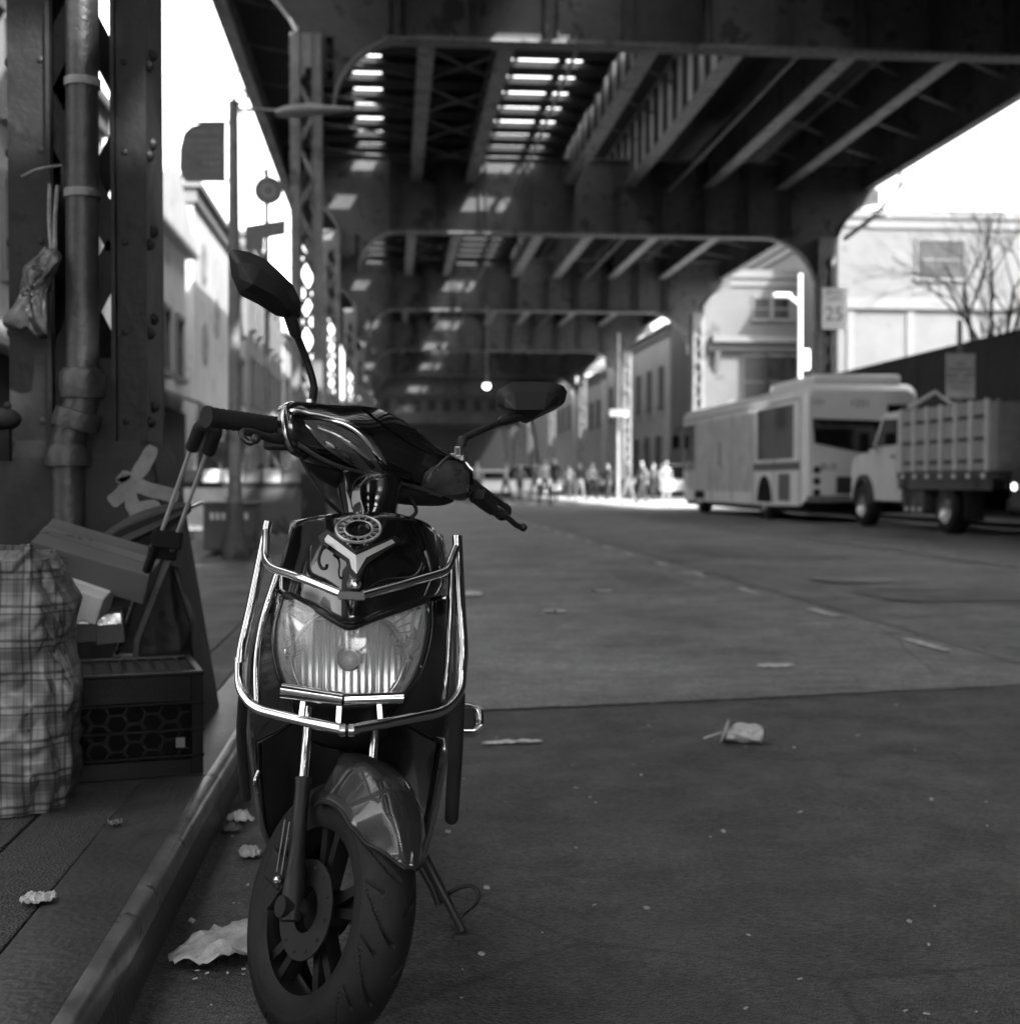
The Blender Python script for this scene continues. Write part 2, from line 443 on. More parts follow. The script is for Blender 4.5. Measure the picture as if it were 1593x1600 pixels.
# --- column prototype, origin at the ground
def make_column(near=False):
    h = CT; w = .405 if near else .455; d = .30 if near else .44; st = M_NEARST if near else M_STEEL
    c = bpy.data.objects.new('column', None); sc.collection.objects.link(c); c.parent = EL
    zb = 1.0
    for s in (-1, 1):
        m = MB()
        x1 = s * w / 2; x0 = s * (w / 2 - ((.13 if s < 0 else .10) if near else .14))
        for yy in (-d / 2, d / 2 - .012): m.bb(x0, x1, yy, yy + .012, zb, h)          # flanges
        m.bb(x1 - s * .016, x1 - s * .001, -d / 2 + .0125, d / 2 - .0125, zb, h)       # web
        m.bb(x0, x0 + s * .012, -d / 2 - .03, -d / 2 - .001, zb, h)                    # angle leg
        # rivets: surface pattern of the channel
        nz = 26
        for i in range(nz):
            z = zb + .06 + i * .27
            if z > h - .1: break
            rr = .019
            if near: m.sph((x0 + s * .035, -d / 2 - .001, z), .012, 7, 4, (1, .3, 1))
            for yy in (-d / 2 + .04, -d / 2 + .10) if near else (-d / 2 + .05,):
                m.sph((x1 + s * .000, yy, z + (.05 if yy > -d / 2 + .05 else 0)), rr, 8, 5)
        m.build('channel', st, c, smooth=35)
    for q_, yy in enumerate((-d / 2 + .014, d / 2 - .02)):
        m = MB(); p = .47; z = zb + .12; k = 0
        while z < h - .3:
            a = -1 if (k % 2 == 0) == (yy < 0) else 1
            m.bar((a * .12, yy, z), (-a * .12, yy, z + p), .008, .065 if not near else .08, up=(1, 0, 0))
            z += p; k += 1
        m.bb(-.11, .11, yy - .006, yy + .004, zb, zb + .25); m.bb(-.11, .11, yy - .006, yy + .004, h - .5, h)
        m.build('lacing', st, c)
    return c
def plinth(c, x0, x1, xt1, y0, y1, z1, mt):
    m = MB(); b = [(x0, y0), (x1, y0), (x1, y1), (x0, y1)]; t = [(x0 + .01, y0), (xt1, y0), (xt1, y1 - .04), (x0 + .01, y1 - .04)]
    rows = [[Vector((p[0], p[1], 0)) for p in b], [Vector((p[0] * .9995, p[1], z1 - .06)) if False else Vector((t[i][0], t[i][1], z1 - .05)) for i, p in enumerate(b)],
            [Vector((t[i][0] * .9, t[i][1] * .93, z1)) for i in range(4)]]
    m.grid(rows, True); m.add(rows[2], [(0, 1, 2, 3)])
    return m.build('plinth', mt, c, bevel=.02)
M_PL = mat('plinth_steel', .022, .62, var=.45, scale=4, v2=.036, patch=(3.2, .62), bump=.4, bscale=24, spec=.2)
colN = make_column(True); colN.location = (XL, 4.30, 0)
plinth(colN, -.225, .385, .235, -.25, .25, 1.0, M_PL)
colF = make_column(False); colF.location = (lx(20.3), 20.3, 0); plinth(colF, -.32, .32, .27, -.3, .3, 1.0, M_PL)
def dup_part(src, loc):
    r = src.copy(); sc.collection.objects.link(r); r.location = loc; r.parent = EL
    for g in kids(src):
        d = g.copy(); sc.collection.objects.link(d); d.parent = r
    return r
for i, y in enumerate(BY):
    if i not in (2, 3): dup_part(colF, (lx(y), y, 0))
    dup_part(colF, (XR + (.2 if y > 40 else 0), y, 0))
# pipe on the near column (drain), a sub-part of the column
def wcol(p): return Vector(p) - Vector((XL, 4.30, 0))
yp = 4.02
m = MB()
m.tube([wcol(W(128, -400, yp)), wcol(W(129, 598, yp))], .0465, 20)
m.lathe([(.02, -.05), (.062, -.05), (.066, -.02), (.066, .02), (.055, .035), (.02, .035)], wcol(W(129, 595, yp)), (0, 0, 1), 22)
el = cr([wcol(W(129, 605, yp)), wcol(W(124, 640, yp)), wcol(W(112, 668, yp)), wcol(W(106, 700, yp)), wcol(W(106, 730, yp))], 6)
m.tube(el, .05, 20)
m.lathe([(.03, -.03), (.066, -.028), (.07, .0), (.066, .026), (.03, .03)], wcol(W(120, 656, yp)), wcol(W(129, 620, yp)) - wcol(W(116, 668, yp)), 22)
m.lathe([(.03, -.035), (.064, -.03), (.067, .0), (.058, .03), (.03, .034)], wcol(W(106, 712, yp)), (0, 0, 1), 22)
a = wcol(W(106, 725, yp)); m.tube([a, Vector((a.x, a.y, .13))], .046, 20)
M_PIPE = mat('old_pipe', .032, .45, .1, var=.5, scale=9, v2=.07, patch=(11, .66), bump=.4, bscale=50)
m.build('drain_pipe', M_PIPE, colN, smooth=50)
m = MB()
for py in (303, 130): m.lathe([(.047, -.012), (.052, -.012), (.052, .012), (.047, .012)], wcol(W(129, py, yp)), (0, 0, 1), 20)
m.build('pipe_clamp', M_STEEL, colN, smooth=40)
# painted scrawl on the plinth face
M_GRAF = mat('spray_paint', .15, .7, var=.35, scale=14)
m = MB(); yg = 4.30 - .25 - .004; PX = 2100 / yg
for kst, st in enumerate(([(240, 697), (222, 730), (198, 760), (186, 775), (172, 786)], [(196, 752), (192, 745), (205, 752), (230, 764), (262, 772), (278, 778)],
           [(200, 765), (208, 790), (214, 808), (205, 822)], [(216, 800), (232, 792), (250, 795)])):
    pts = cr([wcol(W(x, y, yg)) for x, y in st], 5)
    L_, R_ = [], []
    off = Vector((0, -.0016 * kst, 0))
    for i in range(len(pts)):
        d = (pts[min(i + 1, len(pts) - 1)] - pts[max(0, i - 1)]).normalized(); nn = Vector((-d.z, 0, d.x)) * (.021 + .004 * mnoise.noise((i * .5, st[0][0], 0))) * (1 if 0 < i < len(pts) - 1 else .6)
        L_.append(pts[i] - nn + off); R_.append(pts[i] + nn + off)
    m.grid([L_, R_])
m.build('scrawl', M_GRAF, colN)

# --- cross girders
def make_girder():
    o = bpy.data.objects.new('cross_girder', None); sc.collection.objects.link(o); o.parent = EL
    m = MB(); t = .03; zt = 9.45
    r = 1.6
    def knee(cx, s, rr, top):                      # concave quarter from column face to the flange
        p = [(cx, 0, top + .35), (cx, 0, top - rr)]
        for k in range(1, 11):
            a = math.pi / 2 * k / 10
            p.append((cx + s * (rr - rr * math.cos(a)), 0, top - rr + rr * math.sin(a)))
        p.append((cx + s * rr, 0, top + .35))
        return p
    w = MB()
    w.bb(-2.9, 12.95, -t / 2, t / 2, CT + 1.36, zt)
    w.bb(XL0 - .1, XR0 + .1, -t / 2 + .002, t / 2 - .002, CT + .02, CT + 1.358)
    for cx, s, r in ((XL0 + .2, 1, 1.05), (XR0 - .2, -1, 1.6)):
        p = knee(cx, s, r, CT + .015); w.prism([(a, -t / 2 - .003, c) for a, b, c in p], (0, t + .006, 0))
    # outer brackets up to the deck edge
    for cx, s, e in ((XL0 - .2, -1, 1.45), (XR0 + .2, 1, 1.3)):
        p = [(cx - s * .3, 8.84)] + [(cx - s * .3, CT - .6)] + [(cx, CT - .6)]
        for k in range(1, 11):
            a = math.pi / 2 * k / 10; p.append((cx + s * (e - e * math.cos(a)), CT - .6 + 1.6 * math.sin(a)))
        p += [(cx + s * e, 8.84)]
        w.prism([(a, -t / 2 - .005, c) for a, c in p], (0, t + .01, 0))
    r = 1.6
    f = MB(); f.bb(XL0 + 1.05 * .9, XR0 - r * .9, -.19, .19, CT - .03, CT)
    f.bb(XL0 + r * .9, XR0 - r * .9, -.12, .12, CT + .021, CT + .04)
    f.bb(-2.9, 12.95, -.17, .17, zt, zt + .03)
    for cx, s, r in ((XL0 + .2, 1, 1.05), (XR0 - .2, -1, 1.6)):
        pts = [(cx + s * (r - r * math.cos(math.pi / 2 * k / 10)), CT - .015 - r + r * math.sin(math.pi / 2 * k / 10)) for k in range(11)]
        for k in range(10): f.bar((pts[k][0], 0, pts[k][1]), (pts[k + 1][0], 0, pts[k + 1][1]), .3, .03, up=(-s * .7, 0, .7))
    for cx, s, e in ((XL0 - .2, -1, 1.45), (XR0 + .2, 1, 1.3)):
        pts = [(cx + s * (e - e * math.cos(math.pi / 2 * k / 8)), CT - .62 + 1.6 * math.sin(math.pi / 2 * k / 8)) for k in range(9)]
        for k in range(8): f.bar((pts[k][0], 0, pts[k][1]), (pts[k + 1][0], 0, pts[k + 1][1]), .26, .025, up=(s * .7, 0, -.7))
    f.build('flange', M_STEEL, o)
    q = w; x = .05
    while x < 11.3:
        for dx in (-.09, .09): q.bb(x + dx - .008, x + dx + .008, -.13, -t / 2 - .004, CT + .045, zt - .01)
        q.bb(x - .09, x + .09, -t / 2 - .02, -t / 2 - .0045, CT + .045, zt - .01)
        for k in range(12):
            for dx in (-.055, .055): q.sph((x + dx, -t / 2 - .02, CT + .12 + k * .155), .018, 5, 3)
        x += 1.18
    x = .1
    while x < 11.2: q.sph((x, -.15, CT - .03), .02, 5, 3); q.sph((x, .0 - t / 2 - .002, CT + .09), .018, 5, 3); x += .16
    w.build('web', M_STEELD, o)
    return o
XL0, XR0 = -1.05, 11.75
gir = make_girder(); gir.location = (0, BY[0], 0)
for y in BY[1:]:
    dup_part(gir, (0, y, 0))
# --- stringers, one mesh per longitudinal line
M_WEBL = M_STEELL
def stringer(x, z0, z1, deep, fl=.30, mt=M_STEEL, y0=-40, y1=176):
    s = bpy.data.objects.new('stringer', None); sc.collection.objects.link(s); s.parent = EL
    m = MB(); m.bb(x - fl / 2, x + fl / 2, y0, y1, z0 - .025, z0); m.bb(x - fl / 2 + .02, x + fl / 2 - .02, y0, y1, z1, z1 + .02)
    for yy in [y0 + k * .95 for k in range(int((y1 - y0) / .95))]:
        if abs(yy) < 90: m.sph((x - fl / 2 + .05, yy, z0 - .025), .025, 5, 3)
    m.build('flange', mt, s)
    w = MB(); w.bb(x - .012, x + .012, y0, y1, z0 + .001, z1 - .001)
    n0 = len(w.f)
    if deep:
        q = w; y = y0 + .4
        while y < 100:
            for dx in (-1, 1): q.bb(x + dx * .013, x + dx * .13, y - .04, y + .04, z0 + .002, z1 - .002)
            y += 1.05
    two_mats(w.build('web', M_WEBL if deep else M_STEELD, s), n0, M_STEELD)
    return s
SB = 8.80
for x in (.65, 2.1): stringer(x, SB, 9.36, False)
for x in (4.74, 6.35): stringer(x, SB, 10.25, True, .34)
for x in (8.5, 10.5): stringer(x, SB, 9.9, False, .32)
for x in (-2.82, 12.88): stringer(x, SB, 10.3, False, .24)
# --- lateral bracing between stringers
m = MB()
for i in range(len(BY) - 1):
    y = BY[i] + .3
    while y < BY[i + 1] - 2:
        m.bar((.65, y, 9.0), (2.1, y + 1.9, 9.0), .09, .02); m.bar((2.1, y + .1, 8.97), (.65, y + 2.0, 8.97), .09, .02)
        m.bar((8.5, y, 9.3), (10.5, y + 1.9, 9.3), .09, .02); m.bar((4.74, y, 9.7), (6.35, y + 1.9, 9.7), .08, .02)
        m.bar((10.5, y, 9.3), (12.8, y + 1.9, 9.3), .09, .02); m.bar((-2.8, y, 9.0), (.6, y + 1.9, 9.0), .08, .02)
        y += 2.4
m.build('lateral_bracing', M_STEELD, EL)
m = MB()
for x, z in ((3.3, 8.62), (7.4, 8.7)): m.tube([(x, -30, z), (x + .02, 40, z - .03), (x, 120, z)], .035, 8)
m.build('conduit', M_STEEL, EL)
# --- sleepers over the open strips, boards elsewhere
y = -20.0; n = 0; far = MB()
tie0 = None
while y < 116:
    if 16 < y < 92 and n < 66:
        if tie0 is None:
            tie0 = MB().bb(-1.6, 4.5, -.30, .30, 9.385, 9.52).build('sleeper', M_WOOD, EL)
            tie0.location = (0, y, 0)
        else:
            t = tie0.copy(); sc.collection.objects.link(t); t.location = (rnd.uniform(-.05, .05), y + rnd.uniform(-.03, .03), 0)
        n += 1
    else: far.bb(-1.6, 4.5, y - .30, y + .30, 9.385, 9.52)
    y += 1.17
fo = far.build('sleepers_far_off', M_WOOD, EL); fo['kind'] = 'stuff'
m = MB()
for x0, x1 in ((-2.8, -.80), (-.2, 2.42), (3.44, 3.60)): m.bb(x0, x1, -40, 176, 9.53, 9.6)
m.bb(3.95, 4.55, -40, 176, 9.531, 9.61)
m.bb(4.62, 4.95, -40, 176, 10.30, 10.38); m.bb(5.3, 12.86, -40, 176, 10.30, 10.38)  # slot between these boards, added to let light onto the deep girder web
m.build('deck', M_WOOD, EL)
m = MB()
for x in (.1, 1.55, 2.55): m.bb(x, x + .08, -40, 176, 9.61, 9.76)
m.build('rail', M_STEEL, EL)
m = MB()      # parapets of the walkway
for x in (-2.9, 12.95):
    m.bb(x - .03, x + .03, -40, 176, 10.32, 11.2)
m.build('parapet', M_STEELD, EL)
# hanging post plates seen at the far girders
# station mezzanine hung under the far deck
SM = thing('station_mezzanine', 'long dark station room hanging under the tracks far down the street', 'station', (0, 84.6, 0))
m = MB(); m.bb(-1, 8.0, 0, 7.5, 4.6, 7.3); m.build('wall', M_STEELD, SM)
m = MB(); m.bb(-1.1, 8.1, -.1, 7.6, 4.5, 4.6); m.bb(-1.1, 8.1, -.2, -.01, 6.2, 7.45); m.build('roof_band', M_STEELD, SM)
m = MB()
for k in range(9): m.bb(-.6 + k * .95, -.1 + k * .95, -.06, -.002, 5.3, 6.0)
m.build('window', M_GLASSM, SM)
m = MB()
for k in range(12):
    m.bb(7.0, 8.6, -6 + k * .5, -5.5 + k * .5, 1.0 + k * .3, 1.1 + k * .3)
m.bar((8.65, -6.2, .6 + 1), (8.65, .2, 4.7 + 1), .05, 1.0); m.bar((6.95, -6.2, .6), (6.95, .2, 4.6), .06, .35)
m.build('stair', M_STEEL, SM)
# lit lamp hanging below the third girder
LP = thing('pendant_lamp', 'single glowing round lamp hanging on a thin stem below the dark girders', 'lamp', tuple(W(760, 603, 50)))
MB().sph((0, 0, 0), .12, 16, 10).build('bulb', mat('lamp_glow', .9, .5, emit=2.5), LP, smooth=80)
MB().lathe([(.03, .45), (.05, .16), (.2, .1), (.2, .06)], (0, 0, 0), (0, 0, 1), 16).build('shade', M_STEEL, LP, smooth=50)
MB().cyl((0, 0, .4), (0, 0, 7.45 - W(760, 603, 50).z), .02, 6).build('stem', M_STEEL, LP)
# ================================================================ SCOOTER
SROOT = Vector((-.105, 2.15, 0)); LEAN = R(3.9)
SC = thing('motor_scooter', 'glossy black scooter with chrome crash bars parked by the kerb facing us', 'scooter', SROOT, (0, LEAN, 0))
SI = (Matrix.Translation(SROOT) @ Matrix.Rotation(LEAN, 4, 'Y')).inverted()
def S(px, py, Y): return W(px, py, Y)
def sb(mb, name, m, parent=SC, **k): return mb.build(name, m, parent, inv=SI, **k)
# wheel frame
PH = R(34)
up0 = Vector((math.sin(LEAN), 0, math.cos(LEAN)))
CW = W(512, 1425, 2.15)
AX = (Matrix.Rotation(LEAN, 3, 'Y') @ Vector((math.cos(PH), .89 * math.sin(PH), -.40 * math.sin(PH)))).normalized()      # axle, pointing to the far side
HD = Vector((0, 0, 1)).cross(AX); HD = -HD if HD.y > 0 else HD; HD.normalize()
UPW = AX.cross(HD); UPW = -UPW if UPW.z < 0 else UPW; UPW.normalize()
def WP(c, r, th, w): return c + HD * (r * math.cos(th)) + UPW * (r * math.sin(th)) + AX * w
RO = .208
def tyre(c, wp, nseg=880):
    rows = []
    half = .047; K = 64
    for i in range(nseg):
        th = 2 * math.pi * i / nseg; row = []
        for k in range(K + 1):
            a = -2.25 + 4.5 * k / K                      # angle round the carcass
            w = half * math.sin(a) * (1.0 if abs(a) < 1.5 else .97)
            rr = RO - .048 + .048 * math.cos(a) if abs(a) < 1.57 else RO - .048 + .05 * math.cos(a)
            t = abs(a) / 1.25
            if t < 1.0:
                N = 14; sgn = 1 if a > 0 else -1
                ph = (th * N / (2 * math.pi) + (.5 if sgn > 0 else 0) + sgn * 0 - .95 * t ** 1.7) % 1.0
                d = min(ph, 1 - ph) / N * 2 * math.pi * RO
                if .06 < t < .97 and d < .0036: rr -= .006 * (1 - (d / .0036) ** 4)
                ph2 = (th * N / (2 * math.pi) + (.5 if sgn > 0 else 0) + .45 - .55 * t) % 1.0
                d2 = min(ph2, 1 - ph2) / N * 2 * math.pi * RO
                if .5 < t < .98 and d2 < .0028: rr -= .005
            row.append(wp(c, rr, th, w))
        rows.append(row)
    m = MB(); m.grid(rows, False, True); return m
def wheel_parts(c, wp, ax, parent, nseg=880):
    w = bpy.data.objects.new('wheel', None); sc.collection.objects.link(w); w.parent = parent
    sb(tyre(c, wp, nseg), 'tyre', M_TYRE, w, smooth=60)
    m = MB(); rows = []
    prof = [(-.036, .160), (-.040, .152), (-.034, .146), (-.030, .137), (-.012, .131), (.012, .131), (.030, .137), (.034, .146), (.040, .152), (.036, .160)]
    for i in range(72):
        th = 2 * math.pi * i / 72; rows.append([wp(c, r, th, x) for x, r in prof])
    m.grid(rows, False, True)
    m.lathe([(.0, -.03), (.024, -.03), (.034, -.024), (.036, .02), (.024, .03), (0, .03)], c, ax, 24)
    for i in range(5):
        th = 2 * math.pi * i / 5 + .35
        for dth in (-.16, .16):
            a = wp(c, .03, th + dth * .9, -.008); b = wp(c, .134, th + dth, -.014)
            m.bar(a, b, .016, .026, up=ax)
        m.bar(wp(c, .095, th - .15, -.006), wp(c, .095, th + .15, -.006), .05, .012, up=ax)
    sb(m, 'rim', M_RIM, w, smooth=35)
    m = MB(); m.lathe([(.036, -.042), (.078, -.042), (.078, -.039), (.036, -.039)], c, ax, 48, True)
    for i in range(12):
        m.sph(wp(c, .066, i * .5236, -.0425), .0035, 6, 3)
    sb(m, 'brake_disc', mat('worn_disc', .014, .5, .2), w, smooth=30)
    return w
fw = wheel_parts(CW, WP, AX, SC)
# fork: lower sliders, chrome stanchions, caliper
for s in (-1, 1):
    base = CW + AX * (.066 * s) + UPW * .0
    rake = (Matrix.Rotation(LEAN, 3, 'Y') @ Vector((0, .42, .90))).normalized()
    f = bpy.data.objects.new('fork_leg', None); sc.collection.objects.link(f); f.parent = SC
    m = MB(); m.tube([base - rake * .02, base + rake * .02, base + rake * .10, base + rake * .19, base + rake * .205], [.017, .018, .0125, .0125, .0145], 16)
    m.cyl(base - AX * .018 * s, base + AX * .022 * s, .017, 12)
    sb(m, 'slider', M_BPLAS, f, smooth=40)
    m = MB(); m.cyl(base + rake * .2, base + rake * .38, .0078, 16); sb(m, 'stanchion', M_CHROME, f, smooth=40)
m = MB(); cb = CW + AX * (-.062); 
m.bar(WP(cb, .065, 1.9, 0), WP(cb, .075, 3.3, 0), .035, .03, up=AX)
m.bar(WP(cb, .05, 2.2, -.012), WP(cb, .10, 2.6, -.012), .05, .016, up=AX)
sb(m, 'brake_caliper', M_BPLAS, SC, bevel=.005)
m = MB(); 
for d in (-.008, .008): m.bar(WP(cb, .02, 2.8, -.03) + UPW * (.04) + HD * d, WP(cb, .02, 2.8, -.03) + UPW * (.12) + HD * d - HD * .015, .0035, .003, up=AX)
m.sph(WP(cb, .045, 2.3, -.024), .008, 8, 5)
sb(m, 'caliper_bracket', M_CHROMED, SC)
# front mudguard, a ridged blade following the tyre
rows = []
for i in range(37):
    th = R(30) + (R(68)) * i / 36
    u = i / 36
    wd_ = .010 + .060 * min(1, (u / .34)) ** .75 * (1 if u < .75 else 1 - .25 * (u - .75) / .25)
    rr = RO + .020 + .022 * math.sin(min(1, u * 1.5) * math.pi / 2)
    row = []
    for k in range(-8, 9):
        t = k / 8; at = abs(t)
        drop = .006 * at ** 1.2 if at < .45 else .006 * .45 ** 1.2 + (at - .45) * (.06 + .10 * u) * min(1, u / .2)
        row.append(WP(CW, rr - drop - (.0 if at > .06 else -.002), th, wd_ * t * (1 if at < .8 else 1)))
    rows.append(row)
m = MB(); m.grid(rows)
fen = sb(m, 'front_mudguard', M_GREYP, SC, smooth=55, solid=.004)
# darker inlay down the far side of the blade and a chrome edge stripe
m = MB(); m.grid([[p + (p - CW).normalized() * .003 for p in r[11:15]] for r in rows[5:30]]); sb(m, 'mudguard_inlay', M_GLOSSB, fen, smooth=30)
m = MB()
m.tube([r[0] for r in rows], .0035, 8); m.tube([r[-1] for r in rows], .0035, 8)
sb(m, 'mudguard_edge', M_BPLAS, fen, smooth=40)

# ---- bodywork
def surf(rows, nu=5, nv=5): 
    return smooth_rows([[S(*p) for p in r] for r in rows], nu, nv)
# upper cowl
up_rows = [
 [(458, 822, 2.36), (478, 812, 2.30), (515, 806, 2.26), (566, 801, 2.24), (622, 805, 2.26), (664, 818, 2.30), (690, 842, 2.36)],
 [(447, 862, 2.345), (470, 858, 2.27), (505, 856, 2.225), (559, 850, 2.20), (622, 858, 2.225), (672, 864, 2.27), (699, 884, 2.345)],
 [(436, 900, 2.335), (462, 900, 2.25), (500, 904, 2.205), (554, 905, 2.17), (616, 905, 2.205), (676, 902, 2.25), (700, 912, 2.335)],
 [(430, 922, 2.33), (458, 932, 2.245), (498, 952, 2.20), (546, 976, 2.15), (606, 956, 2.20), (668, 934, 2.245), (696, 930, 2.33)]]
m = MB(); m.grid(surf(up_rows)); cowl = sb(m, 'front_cowl', M_GLOSSB, SC, smooth=30, solid=.006)
# side fairings between lamp and shield
def side(rows): return surf(rows, 4, 4)
Lr = [[(430, 924, 2.332), (436, 926, 2.30), (444, 934, 2.262)], [(404, 985, 2.36), (414, 985, 2.31), (431, 985, 2.255)], [(394, 1050, 2.38), (412, 1050, 2.33), (437, 1048, 2.25)],
      [(392, 1115, 2.39), (424, 1105, 2.34), (460, 1092, 2.25)], [(394, 1165, 2.40), (430, 1150, 2.36), (478, 1118, 2.27)]]
Rr = [[(696, 930, 2.332), (684, 930, 2.30), (668, 938, 2.262)], [(704, 985, 2.36), (692, 985, 2.31), (666, 990, 2.255)], [(706, 1050, 2.38), (688, 1050, 2.33), (650, 1050, 2.25)],
      [(702, 1115, 2.39), (672, 1108, 2.34), (622, 1094, 2.25)], [(692, 1165, 2.40), (660, 1150, 2.36), (604, 1118, 2.27)]]
for rr_ in (Lr, Rr):
    m = MB(); m.grid(side(rr_)); sb(m, 'side_fairing', M_GLOSSB, SC, smooth=30, solid=.005)
m = MB(); m.grid(surf([[(455, 1090, 2.25), (500, 1100, 2.235), (540, 1102, 2.23), (585, 1100, 2.235), (624, 1092, 2.25)],
                       [(470, 1118, 2.29), (505, 1130, 2.28), (540, 1136, 2.275), (575, 1130, 2.28), (606, 1118, 2.29)],
                       [(474, 1150, 2.37), (505, 1165, 2.37), (540, 1170, 2.37), (575, 1165, 2.37), (606, 1150, 2.37)]]))
sb(m, 'chin_panel', M_BPLAS, SC, smooth=30, solid=.005)
# leg shield behind the wheel
ls = [[(455, 815, 2.375), (510, 806, 2.36), (566, 801, 2.35), (630, 806, 2.36), (692, 838, 2.375)],
      [(428, 910, 2.40), (490, 910, 2.40), (556, 910, 2.40), (630, 910, 2.40), (706, 916, 2.40)],
      [(396, 1010, 2.405), (470, 1010, 2.43), (548, 1010, 2.44), (630, 1010, 2.43), (708, 1010, 2.405)],
      [(390, 1110, 2.41), (465, 1110, 2.45), (545, 1110, 2.47), (630, 1110, 2.45), (704, 1110, 2.41)],
      [(398, 1210, 2.42), (465, 1210, 2.47), (543, 1210, 2.50), (620, 1210, 2.47), (690, 1210, 2.42)],
      [(410, 1290, 2.43), (470, 1290, 2.49), (540, 1290, 2.53), (610, 1290, 2.49), (674, 1290, 2.43)],
      [(434, 1345, 2.46), (480, 1340, 2.50), (540, 1335, 2.54), (600, 1340, 2.50), (658, 1345, 2.46)]]
g_ = surf(ls)
m = MB(); m.grid(g_); shield = sb(m, 'leg_shield', M_GLOSSB, SC, smooth=40, solid=.012)
m = MB(); m.tube([r[0] for r in g_[4:]], .006, 8); m.tube([r[-1] for r in g_[4:]], .006, 8)
sb(m, 'shield_edge', mat('grey_trim', .10, .25, .3, coat=.5), shield, smooth=40)
# steering column cover above the cowl
m = MB()
colr = []
for py, xl, xr, y0, y1 in ((735, 524, 634, 2.38, 2.56), (765, 528, 628, 2.36, 2.55), (790, 533, 622, 2.34, 2.54), (815, 538, 618, 2.33, 2.54), (850, 540, 612, 2.33, 2.5)):
    ring = []
    for k in range(20):
        a = 2 * math.pi * k / 20; ca = math.copysign(abs(math.cos(a)) ** .6, math.cos(a)); sa = math.copysign(abs(math.sin(a)) ** .6, math.sin(a))
        Y = (y0 + y1) / 2 + (y1 - y0) / 2 * sa
        c = W((xl + xr) / 2, py, (y0 + y1) / 2); hw = (xr - xl) / 2 / 2100 * c.y
        ring.append(Vector((c.x + hw * ca, Y, c.z)))
    colr.append(ring)
m.grid(colr, True); sb(m, 'steering_column', M_GLOSSB, SC, smooth=40)
# badge: V bar, dark ring with fins, lens ring
def flat(pts, Y, dy, mm, name, par, bev=.0015):
    m = MB(); m.prism([S(x, y, Y + (yy if False else 0)) for x, y in pts], (0, dy, 0)); return sb(m, name, mm, par, bevel=bev)
def vshape(o, yc, ye, th):
    """V moulding: list of upper points then lower, depth follows the cowl"""
    return None
badge_out = [(497, 838), (510, 828), (556, 862), (618, 838), (626, 846), (598, 864), (575, 880), (566, 893), (556, 908), (543, 893), (540, 876), (503, 853)]
def draped(poly, f, dy):
    return [S(x, y, f(x, y)) for x, y in poly]
fy = lambda x, y: 2.178 + abs(x - 558) * .00052 - (y - 850) * .0003
m = MB(); p = draped(badge_out, fy, 0)
c0 = S(556, 872, fy(556, 872))
nn = len(p); m.add([q for q in p] + [q + Vector((0, .03, 0)) for q in p], [((i + 1) % nn, i, i + nn, (i + 1) % nn + nn) for i in range(nn)])
def tri(mb, p, cells): mb.add(p, cells)
tri(m, p, [(0, 1, 2, 10), (0, 10, 11), (2, 9, 10), (2, 8, 9), (2, 7, 8), (2, 6, 7), (2, 5, 6), (2, 3, 5), (3, 4, 5)])
sb(m, 'badge_surround', M_BPLAS, cowl, bevel=.001)
vin = [(507, 842), (512, 835), (556, 868), (612, 843), (617, 848), (572, 871), (562, 888), (557, 897), (549, 888), (546, 874), (508, 847)]
fv = lambda x, y: fy(x, y) - .005
m = MB(); p = draped(vin, fv, 0); nn = len(p)
m.add([q for q in p] + [q + Vector((0, .008, 0)) for q in p], [((i + 1) % nn, i, i + nn, (i + 1) % nn + nn) for i in range(nn)])
tri(m, p, [(0, 1, 2, 9), (0, 9, 10), (2, 8, 9), (2, 7, 8), (2, 6, 7), (2, 5, 6), (2, 3, 5), (3, 4, 5)])
sb(m, 'chrome_chevron', mat('satin_chrome', .62, .32, .35), cowl)
m = MB(); cbd = S(560, 829, 2.20)
bn_ = Vector((0, -.55, .8)).normalized(); e1 = Vector((1, 0, 0)); e2 = bn_.cross(e1)
for rr_, tr_ in ((.036, .0028), (.0225, .002)):
    m.tube([cbd + (e1 * math.cos(k * .2094) + e2 * math.sin(k * .2094)) * rr_ + bn_ * .003 for k in range(30)], tr_, 8, closed=True)
for k in range(16):
    q_ = e1 * math.cos(k * math.pi / 8) + e2 * math.sin(k * math.pi / 8)
    m.bar(cbd + q_ * .024 + bn_ * .002, cbd + q_ * .035 + bn_ * .002, .0028, .004, up=bn_)
sb(m, 'badge_ring', mat('ring_chrome', .4, .3, .8), cowl, smooth=30)
m = MB(); m.lathe([(0, -.004), (.018, .0), (.018, .006)], cbd, (0, -.55, .8), 24); sb(m, 'badge_lens', M_GLASSD, cowl, smooth=40)
m = MB(); m.tube(cr([S(508, 852, 2.19), S(501, 862, 2.175), S(498, 876, 2.17), S(502, 887, 2.165), S(509, 888, 2.16), S(511, 882, 2.158)], 4), .0028, 8)
m.cyl(S(507, 853, 2.20), S(507, 853, 2.185), .006, 10); sb(m, 'bag_hook', M_BPLAS, cowl, smooth=50)
m = MB(); m.lathe([(0, -.006), (.005, -.008), (.009, -.004), (.012, .006)], S(553, 914, 2.155), (0, 1, 0), 16)
m.lathe([(0.0, -.009), (.0045, -.0085), (.0045, -.004)], S(553, 914, 2.155), (0, 1, 0), 6); sb(m, 'cowl_bolt', M_CHROMED, cowl, smooth=30)

